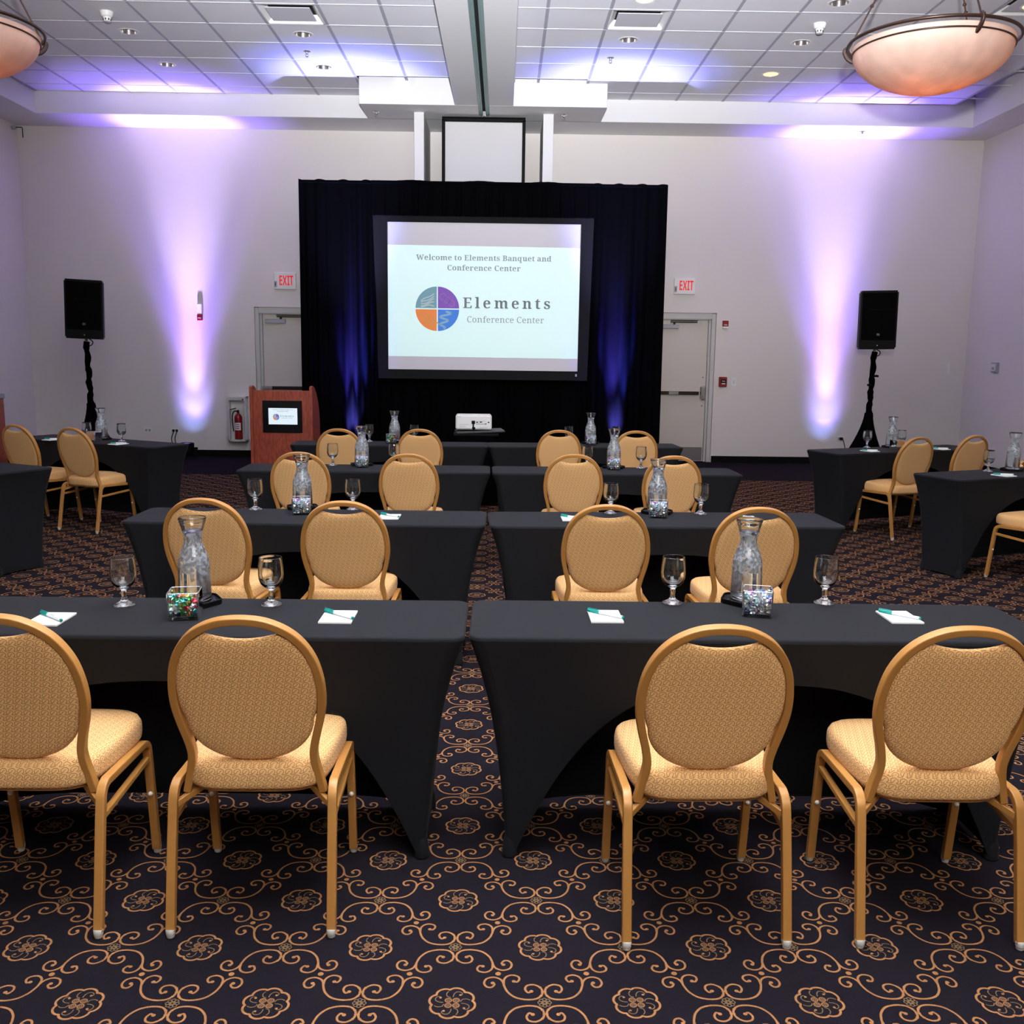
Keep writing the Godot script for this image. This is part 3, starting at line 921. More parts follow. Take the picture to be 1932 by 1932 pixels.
	# cabinet at the side wall
	var sb := thing("wooden_cabinet", "dark red wooden cabinet with a grey top against the side wall", "cabinet", Vector3(-6.76, 0, -12.5))
	var w1 := MB.new(); w1.box(Vector3(0, 0.455, 0), Vector3(0.32, 0.91, 1.05), 0.006)
	part("cabinet_body", w1, M.wood, sb)
	var w2 := MB.new(); w2.box(Vector3(0, 0.94, 0), Vector3(0.34, 0.06, 1.09), 0.006)
	part("cabinet_top", w2, M.grey_plastic, sb)
	for sg in [-1, 1]:
		var w3 := MB.new(); w3.box(Vector3(0.164, 0.45, sg * 0.255), Vector3(0.02, 0.80, 0.49), 0.004)
		part("cabinet_door", w3, M.wood, sb)

func drape(called: String, label: String, x0: float, x1: float, y0: float, y1: float, z: float, amp: float, folds: int, seed_: int, group := "black stage drapes") -> Node3D:
	var rng := RandomNumberGenerator.new(); rng.seed = seed_
	var ph := []
	for i in 6: ph.append([rng.randf_range(0.5, 1.7), rng.randf() * TAU, rng.randf_range(-0.4, 0.4)])
	var rows := []
	var nx := folds * 10
	for i in 25:
		var tv := float(i) / 24
		var y := y0 + (y1 - y0) * tv
		var r := []
		for j in nx + 1:
			var u := float(j) / nx
			var a := 0.0
			for k in 3: a += sin(u * TAU * folds * ph[k][0] + ph[k][1] + ph[k][2] * (1 - tv) * 3.0) * [0.6, 0.45, 0.3][k]
			var am := amp * (0.35 + 0.65 * (1.0 - tv * tv))
			var spread: float = 1.0 + 0.015 * (1 - tv)
			var x := (x0 + x1) / 2 + (x1 - x0) / 2 * (u * 2 - 1) * spread
			r.append(Vector3(x, y + (0.012 * sin(u * 21.0 + seed_) if i == 24 else 0.0), z + a * am))
		rows.append(r)
	# close the cloth with a back face
	var b := MB.new()
	b.grid(rows, false, false, true)
	var back := []
	for r in rows:
		var rr := []
		for p in r: rr.append(p + Vector3(0, 0, -0.012))
		back.append(rr)
	b.grid(back)
	b.grid([rows[24], back[24]], false, false, true)
	var l := []
	var l2 := []
	var rr1 := []
	var rr2 := []
	for i in 25:
		l.append(rows[i][0]); l2.append(back[i][0]); rr1.append(rows[i][nx]); rr2.append(back[i][nx])
	b.grid([l, l2], false, false, false); b.grid([rr1, rr2], false, false, true)
	var d := thing(called, label, "drape", Vector3.ZERO, 0, group)
	part("cloth", b, M.velvet, d)
	var hem := MB.new(); hem.box(Vector3((x0 + x1) / 2, y1 - 0.018, z + 0.004), Vector3(abs(x1 - x0) - 0.004, 0.034, 0.03), 0.006)
	part("rod_pocket", hem, M.velvet, d)
	return d

func build_stage() -> void:
	var Z := -12.60
	drape("stage_drape", "tall black velvet drape behind the podium, side panel of the backdrop", -2.56, -1.60, 0.01, 3.672, Z, 0.042, 5, 2)
	drape("stage_drape", "tall black velvet drape beside the push bar door, side panel of the backdrop", 1.105, 2.03, 0.01, 3.672, Z, 0.042, 5, 7)
	drape("stage_drape", "short black velvet valance above the projection screen", -1.655, 1.115, 3.255, 3.668, Z + 0.06, 0.018, 20, 4)
	drape("stage_drape", "wide black velvet backdrop behind and below the projection screen", -1.66, 1.12, 0.01, 3.60, Z - 0.12, 0.018, 14, 9)
	for s in [[-2.50, "behind the podium side drape"], [2.0, "behind the alarm side drape"]]:
		pass
	# projection screen
	var scr := thing("projection_screen", "white projection screen in a black border showing a welcome slide", "screen", Vector3(-0.255, 0, Z + 0.01))
	var cloth := MB.new()
	cloth.poly([Vector3(-1.207, 1.365, 0), Vector3(1.207, 1.365, 0), Vector3(1.212, 3.182, 0), Vector3(-1.207, 3.182, 0)], Vector3(0, 2, -1))
	cloth.poly([Vector3(-1.207, 1.365, -0.01), Vector3(1.207, 1.365, -0.01), Vector3(1.212, 3.182, -0.01), Vector3(-1.207, 3.182, -0.01)], Vector3(0, 2, 1))
	part("screen_surface", cloth, M.screen_cloth, scr)
	var fr := [Vector2(-1.388, 3.300), Vector2(1.372, 3.300), Vector2(1.332, 1.247), Vector2(-1.332, 1.247)]
	var inn := [Vector2(-1.207, 3.182), Vector2(1.212, 3.182), Vector2(1.207, 1.365), Vector2(-1.207, 1.365)]
	var bm := mat(Color(0.075, 0.078, 0.088), 0.8, 0.0, 0.3)
	for i in 4:
		var j := (i + 1) % 4
		var f := MB.new()
		var pg := PackedVector2Array([fr[i], fr[j], inn[j], inn[i]])
		f.extrude(pg, -0.03, 0.016)
		part("screen_border", f, bm, scr)
	var badge := MB.new(); badge.box(Vector3(1.19, 1.315, 0.018), Vector3(0.022, 0.032, 0.006), 0.002)
	part("maker_badge", badge, M.grey_plastic, scr)
	# projected picture
	var y0 := 1.530; var y1 := 2.906
	var pm := glow(Color(0.473, 0.68, 0.645), 1.0, Color(0.84, 0.83, 0.86))
	var pic := MB.new()
	pic.poly([Vector3(-1.205, y0, 0.001), Vector3(1.205, y0 - 0.006, 0.001), Vector3(1.205, y1 - 0.010, 0.001), Vector3(-1.205, y1, 0.001)], Vector3(0, 2, -1))
	part("projected_slide", pic, pm, scr)
	var tg := mat(Color(0.62, 0.63, 0.645), 0.9)
	var px := 0.00648
	var cxp := 912.0; var cyp := 421.5; var yt := 3.182
	var at := func(x: float, y: float) -> Vector3: return Vector3((x - cxp) * px, yt - (y - cyp) * px, 0.003)
	text_part("Welcome to Elements Banquet and", scr, at.call(912.0, 487.0), 262 * px, tg, true, true, 1)
	text_part("Conference Center", scr, at.call(912.0, 506.0), 142 * px, tg, true, true, 1)
	var tg2 := mat(Color(0.49, 0.505, 0.52), 0.9)
	text_part("Elements", scr, at.call(957.0, 572.5), 170 * px, tg2, true, true, 9)
	text_part("Conference Center", scr, at.call(955.0, 604.0), 150 * px, tg, false, true, 1)
	make_logo(scr, at.call(822.0, 584.5), 42.5 * px, 0.22)
	var la := AreaLight3D.new()
	la.name = "screen_light"; scr.add_child(la)
	la.area_size = Vector2(2.4, 1.37); la.light_energy = 0.10; la.light_color = Color(0.85, 0.98, 1.0); la.shadow_enabled = true; la.area_range = 30.0
	la.transform = Transform3D(Basis(Vector3.UP, PI), Vector3(0, 2.2, 0.03))
	# podium
	var po := thing("podium", "cherry wood podium with a built-in display in front of the drapes", "podium", Vector3(-2.525, 0, -11.2))
	for sg in [-1, 1]:
		var pg := PackedVector2Array([Vector2(0, 0), Vector2(0.0, 1.17), Vector2(-0.06, 1.185), Vector2(-0.14, 1.165), Vector2(-0.26, 1.09), Vector2(-0.36, 0.98), Vector2(-0.42, 0.86), Vector2(-0.44, 0.74), Vector2(-0.44, 0)])
		var s := MB.new()
		s.extrude(pg, -0.016, 0.016, Transform3D(Basis(Vector3(0, 0, 1), Vector3(0, 1, 0), Vector3(-1, 0, 0)), Vector3(sg * 0.342, 0, 0.02)))
		part("side_panel", s, M.wood, po)
	var fp := MB.new(); fp.box(Vector3(0, 0.565, -0.03), Vector3(0.652, 1.13, 0.03), 0.003)
	part("front_panel", fp, M.wood, po)
	var tp := MB.new(); tp.box(Vector3(0, 1.10, -0.19), Vector3(0.652, 0.022, 0.34), 0.003, Transform3D(Basis(Vector3.RIGHT, 0.0), Vector3.ZERO))
	part("podium_top", tp, M.wood, po)
	var bz := MB.new(); bz.box(Vector3(0.008, 0.833, -0.008), Vector3(0.45, 0.365, 0.02), 0.004)
	part("display_bezel", bz, M.black_gloss, po)
	var ds := MB.new(); ds.box(Vector3(0.016, 0.838, 0.003), Vector3(0.328, 0.186, 0.004))
	var dsm := glow(Color(0.90, 0.96, 1.0), 0.95, Color(0.1, 0.1, 0.1))
	var disp := part("display_screen", ds, dsm, po)
	var dt := glow(Color(0.55, 0.62, 0.72), 0.5, Color(0.1, 0.1, 0.1))
	text_part("Welcome to Elements Banquet and", disp, Vector3(0.016, 0.914, 0.0055), 0.232, dt, false, true, 1, 0.0006)
	text_part("Conference Center", disp, Vector3(0.016, 0.896, 0.0055), 0.13, dt, false, true, 1, 0.0006)
	text_part("Elements", disp, Vector3(0.062, 0.841, 0.0055), 0.15, dt, true, true, 9, 0.0006)
	text_part("Conference Center", disp, Vector3(0.062, 0.818, 0.0055), 0.125, dt, false, true, 1, 0.0006)
	make_logo(disp, Vector3(-0.062, 0.829, 0.0055), 0.036, 0.5)
	var pl := AreaLight3D.new()
	pl.name = "display_light"; po.add_child(pl)
	pl.area_size = Vector2(0.328, 0.186); pl.light_energy = 0.02; pl.light_color = Color(0.92, 0.97, 1.0); pl.shadow_enabled = true; pl.area_range = 20.0
	pl.transform = Transform3D(Basis(Vector3.UP, PI), Vector3(0.016, 0.838, 0.012))
	# projector on its skirted cart
	var ct := thing("projector_cart", "low cart hung with black cloth carrying the projector", "cart", Vector3(-0.27, 0, -10.3))
	var sk := MB.new()
	var rows := []
	for i in 8:
		var r := []
		var y := 0.03 + 0.70 * i / 7.0
		for j in 96:
			var th := TAU * j / 96
			var c := Vector2(cos(th), sin(th))
			var q: float = 1.0 / pow(pow(abs(c.x), 6) + pow(abs(c.y), 6), 1.0 / 6.0)
			var w := 1.0 + 0.02 * sin(th * 24) + 0.03 * (1 - i / 7.0)
			r.append(Vector3(c.x * q * 0.235 * w, y, c.y * q * 0.22 * w))
		rows.append(r)
	sk.grid(rows, false, true)
	part("skirt", sk, M.velvet, ct)
	var tb := MB.new(); tb.box(Vector3(0, 0.745, 0), Vector3(0.47, 0.03, 0.44), 0.006)
	part("cart_top", tb, M.black, ct)
	var bd := MB.new(); bd.box(Vector3(0.01, 0.0, 0), Vector3(0.50, 0.018, 0.34), 0.004)
	var bd_o := part("projector_board", bd, mat(Color(0.22, 0.22, 0.23), 0.5), self, Vector3(-0.25, 0.772, -10.27))
	bd_o.rotation = Vector3(0.0, 0.12, 0.035)
	tag(bd_o, "thin dark grey board lying tilted under the projector", "board")
	var pj := thing("projector", "white projector on the black skirted cart, its ports facing the seats", "projector", Vector3(-0.302, 0.785, -10.30), 0.03)
	var pb := MB.new(); pb.box(Vector3(0, 0.082, 0), Vector3(0.375, 0.150, 0.28), 0.014)
	part("housing", pb, M.white_plastic, pj)
	var bp := MB.new()
	for q in [[-0.10, 0.06, 0.10, 0.003], [-0.12, 0.045, 0.06, 0.002], [-0.11, 0.035, 0.08, 0.002], [0.10, 0.03, 0.09, 0.002], [0.05, 0.095, 0.16, 0.002], [-0.15, 0.142, 0.04, 0.004]]:
		bp.box(Vector3(q[0], q[1], 0.1405), Vector3(q[2], q[3], 0.001))
	part("case_print", bp, M.grey_plastic, pj)
	var po2 := MB.new()
	for q in [[0.035, 0.085, 0.02, 0.010], [0.075, 0.087, 0.026, 0.010], [0.155, 0.085, 0.016, 0.012], [0.03, 0.066, 0.008, 0.008], [0.045, 0.066, 0.008, 0.008], [0.06, 0.066, 0.008, 0.008], [0.078, 0.066, 0.008, 0.008], [0.094, 0.066, 0.008, 0.008], [0.11, 0.066, 0.008, 0.008], [0.126, 0.068, 0.012, 0.012]]:
		po2.box(Vector3(q[0], q[1], 0.1405), Vector3(q[2], q[3], 0.003), 0.001)
	part("ports", po2, M.black, pj)
	var pw := MB.new(); pw.box(Vector3(-0.004, 0.083, 0.142), Vector3(0.036, 0.034, 0.012), 0.003)
	part("power_inlet", pw, M.black, pj)
	var cd := MB.new(); cd.sweep(smooth([Vector3(-0.004, 0.078, 0.15), Vector3(-0.004, 0.05, 0.165), Vector3(-0.008, 0.02, 0.16), Vector3(0.004, 0.012, 0.158)], 5), circ(0.007, 8), Vector3.RIGHT)
	part("power_cable", cd, M.black, pj)
	var plug := MB.new(); plug.box(Vector3(0, 0.024, 0.158), Vector3(0.034, 0.024, 0.02), 0.006)
	part("cable_ferrite", plug, M.black, pj)
	var bt := MB.new(); bt.box(Vector3(0.07, 0.159, 0.08), Vector3(0.05, 0.006, 0.06), 0.002)
	part("top_controls", bt, M.grid, pj)
	var ln := MB.new(); ln.lathe([Vector2(0.0, 0.0), Vector2(0.035, 0.0), Vector2(0.04, 0.02), Vector2(0.04, 0.03)], 24, Vector3.ZERO, 1.0, Transform3D(Basis(Vector3.RIGHT, -PI / 2), Vector3(-0.08, 0.085, -0.135)))
	part("lens", ln, M.black_gloss, pj)
	for q in [[-0.15, -0.1], [0.15, -0.1], [-0.15, 0.1], [0.15, 0.1]]:
		var ft := MB.new(); ft.lathe([Vector2(0, 0), Vector2(0.012, 0), Vector2(0.012, 0.01)], 10, Vector3(q[0], 0, q[1]))
		part("foot", ft, M.black, pj)
	# loudspeakers on scrim-covered stands
	for s in [[-5.12, -12.2, 0.30, -1, "podium side"], [4.60, -12.2, -0.22, 1, "alarm side"]]:
		var sd := thing("speaker_stand", "tripod stand sleeved in black stretch cloth, " + s[4], "speaker stand", Vector3(s[0], 0, s[1]), 0, "sleeved speaker stands")
		var lean = 0.02 * s[3]
		var pts := []
		var sz := []
		for i in 22:
			var y := 0.86 + 0.80 * i / 21.0
			pts.append(Vector3(lean * (y - 1.6) + 0.006 * sin(y * 31.0), y, 0.004 * cos(y * 27.0)))
			sz.append(1.0 + 0.14 * sin(y * 40.0) + 0.10 * sin(y * 87.0 + 1.0) + (0.5 if i < 2 else 0.0))
		var pm2 := MB.new(); pm2.sweep(pts, circ(0.034, 12), Vector3.BACK, false, sz)
		part("sleeve", pm2, M.velvet, sd)
		if s[3] > 0:
			for q in [[0.04, 1.36, 0.035], [-0.04, 1.25, 0.03]]:
				var kn := MB.new(); kn.sweep([Vector3(0, q[1], 0.02), Vector3(q[0] * 1.0, q[1] + 0.004, 0.02), Vector3(q[0] * 1.6, q[1], 0.02)], circ(0.014, 8), Vector3.BACK)
				part("knob", kn, M.black, sd)
		var sk2 := MB.new()
		var rr := []
		for i in 14:
			var tt := i / 13.0
			var y := 0.90 * tt + 0.005
			var rad := 0.05 + 0.47 * pow(1 - tt, 1.55)
			var r := []
			for j in 48:
				var th := TAU * j / 48
				var lob := 0.70 + 0.30 * pow(0.5 + 0.5 * cos(3.0 * (th + (PI / 3.0 if s[3] > 0 else 0.12))), 1.2)
				var rd: float = lerp(rad, rad * lob, clamp((1 - tt) * 2.0, 0, 1))
				r.append(Vector3(cos(th) * rd + lean * (y - 1.6), y, sin(th) * rd))
			rr.append(r)
		sk2.grid(rr, false, true)
		part("tripod_cover", sk2, M.velvet, sd)
		var pole := MB.new(); pole.lathe([Vector2(0, 1.62), Vector2(0.016, 1.62), Vector2(0.016, 1.688), Vector2(0, 1.688)], 14)
		part("pole_top", pole, M.chrome, sd)
		var sp := thing("loudspeaker", "black loudspeaker with a perforated front on the " + s[4] + " stand", "loudspeaker", Vector3(s[0], 1.69, s[1]), s[2], "loudspeakers")
		sp.rotation.z = -0.03 if s[3] < 0 else 0.015
		var hb := MB.new()
		var hp := PackedVector2Array([Vector2(-0.215, 0.20), Vector2(0.215, 0.20), Vector2(0.215, 0.02), Vector2(0.13, -0.19), Vector2(-0.13, -0.19), Vector2(-0.215, 0.02)])
		var hp2 := PackedVector2Array(); for q in hp: hp2.append(q * 0.95)
		var bsx := Basis(Vector3(1, 0, 0), Vector3(0, 0, 1), Vector3(0, -1, 0))
		hb.extrude(hp, -0.68, -0.02, Transform3D(bsx, Vector3.ZERO))
		hb.extrude(hp2, -0.70, 0.0, Transform3D(bsx, Vector3.ZERO))
		part("cabinet", hb, M.black, sp)
		var gr := MB.new()
		var gro := []
		for i in 6:
			var y := 0.11 + (0.56) * i / 5.0
			var r := []
			for j in 9:
				var u := -1.0 + 2.0 * j / 8
				r.append(Vector3(u * 0.195, y, 0.202 + 0.016 * (1 - u * u)))
			gro.append(r)
		gr.grid(gro, false, false, true)
		var gm := mat(Color(0.020, 0.020, 0.022), 0.8, 0.0, 0.15)
		part("grille", gr, gm, sp)
		var hr := MB.new()
		hr.sweep([Vector3(-0.11, 0.475, 0.215), Vector3(0.11, 0.475, 0.215)], rrect(0.005, 0.006, 0.001), Vector3.BACK)
		part("grille_seam", hr, M.black, sp)
		var bg := MB.new(); bg.box(Vector3(0, 0.175, 0.221), Vector3(0.036, 0.028, 0.006), 0.002)
		part("maker_badge", bg, mat(Color(0.30, 0.22, 0.20), 0.4), sp)
		var led := MB.new(); led.box(Vector3(0, 0.045, 0.203), Vector3(0.010, 0.010, 0.004), 0.001)
		part("power_light", led, M.white_plastic, sp)
		var cb := MB.new(); cb.sweep(smooth([Vector3(0.03, 0.0, -0.05), Vector3(0.07, -0.03, -0.03), Vector3(0.06, -0.07, 0.0), Vector3(0.015, -0.09, 0.01)], 5), circ(0.006, 6), Vector3.BACK)
		part("cable", cb, M.black, sp)

func make_logo(parent: Node, c: Vector3, r: float, em: float) -> void:
	var cols := [Color(0.50, 0.30, 0.72), Color(0.44, 0.62, 0.68), Color(0.93, 0.52, 0.24), Color(0.22, 0.50, 0.88)]
	var line := [Color(0.68, 0.48, 0.82), Color(0.82, 0.92, 0.94), Color(0.98, 0.72, 0.34), Color(0.62, 0.84, 0.97)]
	var gap := r * 0.025
	for q in 4:
		var pg := PackedVector2Array()
		var ox := gap * (1 if q in [0, 3] else -1)
		var oy := gap * (1 if q in [0, 1] else -1)
		pg.append(Vector2(ox, oy))
		for i in 17:
			var a := PI / 2 * (q + i / 16.0)
			pg.append(Vector2(cos(a), sin(a)) * (r - gap) + Vector2(ox, oy))
		var m := MB.new(); m.extrude(pg, 0.0, r * 0.004 + 0.0004)
		var mm := glow(cols[q], em, cols[q].darkened(0.08))
		var o := part("logo_quarter", m, mm, parent, c)
		var s := MB.new()
		var pr := rrect(r * 0.05, 0.0006, 0.0002, 1)
		var zz := r * 0.004 + 0.0006
		if q == 0:
			for k in 3:
				var p := []
				for i in 13: p.append(Vector3(r * 0.25 + k * r * 0.2 + cos(TAU * i / 12) * r * 0.14, r * 0.55 - k * r * 0.15 + sin(TAU * i / 12) * r * 0.14, zz))
				s.sweep(p, pr, Vector3.BACK)
		elif q == 1:
			for k in 5:
				var p := []
				for i in 6: p.append(Vector3(-r * 0.15 - i * r * 0.12, r * (0.12 + 0.15 * k) + sin(i * 0.9 + k) * r * 0.05 - i * r * 0.02 * k, zz))
				s.sweep(p, pr, Vector3.BACK)
		elif q == 2:
			for k in 3:
				var p := []
				for i in 7: p.append(Vector3(-r * (0.75 - k * 0.2) + i * r * 0.07 + sin(i * 1.4) * r * 0.06, -r * 0.25 - i * r * 0.08, zz))
				s.sweep(p, pr, Vector3.BACK)
		else:
			var p := []
			for i in 13: p.append(Vector3(r * (0.12 + 0.55 * (0.5 + 0.5 * sin(i * 1.25)) * (1 - i * 0.05)), -r * 0.12 - i * r * 0.065, zz))
			s.sweep(smooth(p, 4), rrect(r * 0.09, 0.0006, 0.0002, 1), Vector3.BACK)
		part("logo_stroke", s, glow(line[q], em, line[q].darkened(0.3)), o)

# ---------------------------------------------------------------- tables
func cover_mesh(L: float, D: float) -> ArrayMesh:
	var b := MB.new()
	var rc := 0.045
	var g := func(s: float) -> float: return 0.5 * s + 0.5 * (1.0 - pow(1.0 - s, 3.5))
	var outline := func(ins: float, y: float) -> Array:
		var o := []
		for q in rrect(L - 2 * ins, D - 2 * ins, max(rc - ins, 0.004), 5): o.append(Vector3(q.x, y, q.y))
		return o
	var rows := []
	var zero := []
	for q in rrect(L, D, rc, 5): zero.append(Vector3(0, T, 0))
	rows.append(zero)
	for q in [[0.10, 0.0], [0.012, 0.0], [0.005, 0.0015], [0.0012, 0.006], [0.0, 0.013]]: rows.append(outline.call(q[0], T - q[1]))
	b.grid(rows, false, true)
	var Y := T - 0.013
	var hx := func(s: float) -> float: return L / 2 - 0.125 * g.call(s)
	var hz := func(s: float) -> float: return D / 2 - 0.05 * g.call(s)
	var rr := func(s: float) -> float: return lerp(rc, 0.016, s)
	# long sides with their arches
	for sg in [-1.0, 1.0]:
		var f := []
		for i in 17:
			var r := []
			for j in 49:
				var u := -1.0 + 2.0 * j / 48
				u = sign(u) * (1.0 - pow(1.0 - abs(u), 1.35))
				var arch := (0.590 if sg > 0 else 0.05) * (1.0 - pow(abs(u), 2.9 if sg > 0 else 6.0))
				var s := float(i) / 16 * (1.0 - arch / Y)
				var y := Y * (1.0 - s)
				var belly := 0.012 * sin(PI * s) * (1.0 - u * u)
				r.append(Vector3(u * (hx.call(s) - rr.call(s)), y, sg * (hz.call(s) - belly)))
			f.append(r)
		b.grid(f, false, false, sg > 0)
		# hem along the arch
		var hem := []
		for j in 49: hem.append(f[16][j] + Vector3(0, 0, -sg * 0.003))
		b.sweep(hem, circ(0.0035, 6))
	# ends
	for sg in [-1.0, 1.0]:
		var f := []
		for i in 17:
			var r := []
			for j in 17:
				var w := -1.0 + 2.0 * j / 16
				var arch := 0.014 * (1.0 - pow(abs(w), 3.0))
				var s := float(i) / 16 * (1.0 - arch / Y)
				var belly := 0.016 * sin(PI * s) * (1.0 - w * w)
				r.append(Vector3(sg * (hx.call(s) - belly), Y * (1.0 - s), w * (hz.call(s) - rr.call(s))))
			f.append(r)
		b.grid(f, false, false, sg < 0)
		for sz in [-1.0, 1.0]:
			var cnr := []
			for i in 17:
				var s := float(i) / 16
				var r := []
				for j in 6:
					var a := PI / 2 * j / 5
					var rad: float = rr.call(s)
					r.append(Vector3(sg * (hx.call(s) - rad + rad * cos(a)), Y * (1.0 - s), sz * (hz.call(s) - rad + rad * sin(a))))
				cnr.append(r)
			b.grid(cnr, false, false, sg * sz < 0)
	return b.mesh()

var tables := {}

func build_tables() -> void:
	var cover := cover_mesh(1.81, 0.46)
	var boardm := MB.new(); boardm.box(Vector3(0, T - 0.022, 0), Vector3(1.77, 0.024, 0.42), 0.004)
	var board_mesh := boardm.mesh()
	var legs := []
	for sx in [-1.0, 1.0]:
		for sz in [-1.0, 1.0]:
			var l := MB.new()
			l.sweep([Vector3(sx * 0.70, T - 0.03, sz * 0.155), Vector3(sx * 0.765, 0.30, sz * 0.160), Vector3(sx * 0.768, 0.012, sz * 0.162)], circ(0.0125, 8), Vector3.BACK)
			legs.append(l.mesh())
	var pock := []
	for sx in [-1.0, 1.0]:
		for sz in [-1.0, 1.0]:
			var l := MB.new()
			l.lathe([Vector2(0, 0.001), Vector2(0.020, 0.001), Vector2(0.024, 0.006), Vector2(0.021, 0.05), Vector2(0.012, 0.075)], 12, Vector3(sx * 0.772, 0, sz * 0.166))
			pock.append(l.mesh())
	var list := [
		[Vector3(-1.012, 0, -3.045), 0.003, "fourth row from the screen, podium side"], [Vector3(0.810, 0, -3.060), 0.0, "fourth row from the screen, alarm side"],
		[Vector3(-0.982, 0, -4.985), -0.004, "third row from the screen, podium side"], [Vector3(0.839, 0, -5.015), 0.05, "third row from the screen, alarm side"],
		[Vector3(-0.990, 0, -7.125), 0.015, "second row from the screen, podium side"], [Vector3(0.834, 0, -7.150), 0.025, "second row from the screen, alarm side"],
		[Vector3(-1.035, 0, -9.10), 0.025, "first row before the screen, podium side"], [Vector3(0.770, 0, -9.17), 0.06, "first row before the screen, alarm side"],
		[Vector3(-4.105, 0, -7.165), -0.474, "rear angled row, podium side"], [Vector3(-3.729, 0, -9.044), -0.474, "front angled row, podium side"],
		[Vector3(3.985, 0, -7.376), 0.412, "rear angled row, alarm side"], [Vector3(3.733, 0, -9.15), 0.412, "front angled row, alarm side"]]
	for q in list:
		var t := thing("conference_table", "narrow table in a black spandex cover, " + q[2], "table", q[0], q[1], "spandex covered conference tables")
		part("cover", cover, M.spandex, t)
		part("tabletop", board_mesh, M.board, t)
		for m in legs: part("leg", m, M.steel_dark, t)
		for m in pock: part("foot_pocket", m, M.spandex, t)

# ---------------------------------------------------------------- chairs
func hoop_z(y: float) -> float:
	return 0.125 + 0.125 * clamp((y - 0.40) / 0.507, 0.0, 1.1) - 0.012 * sin(PI * clamp((y - 0.4) / 0.5, 0, 1))

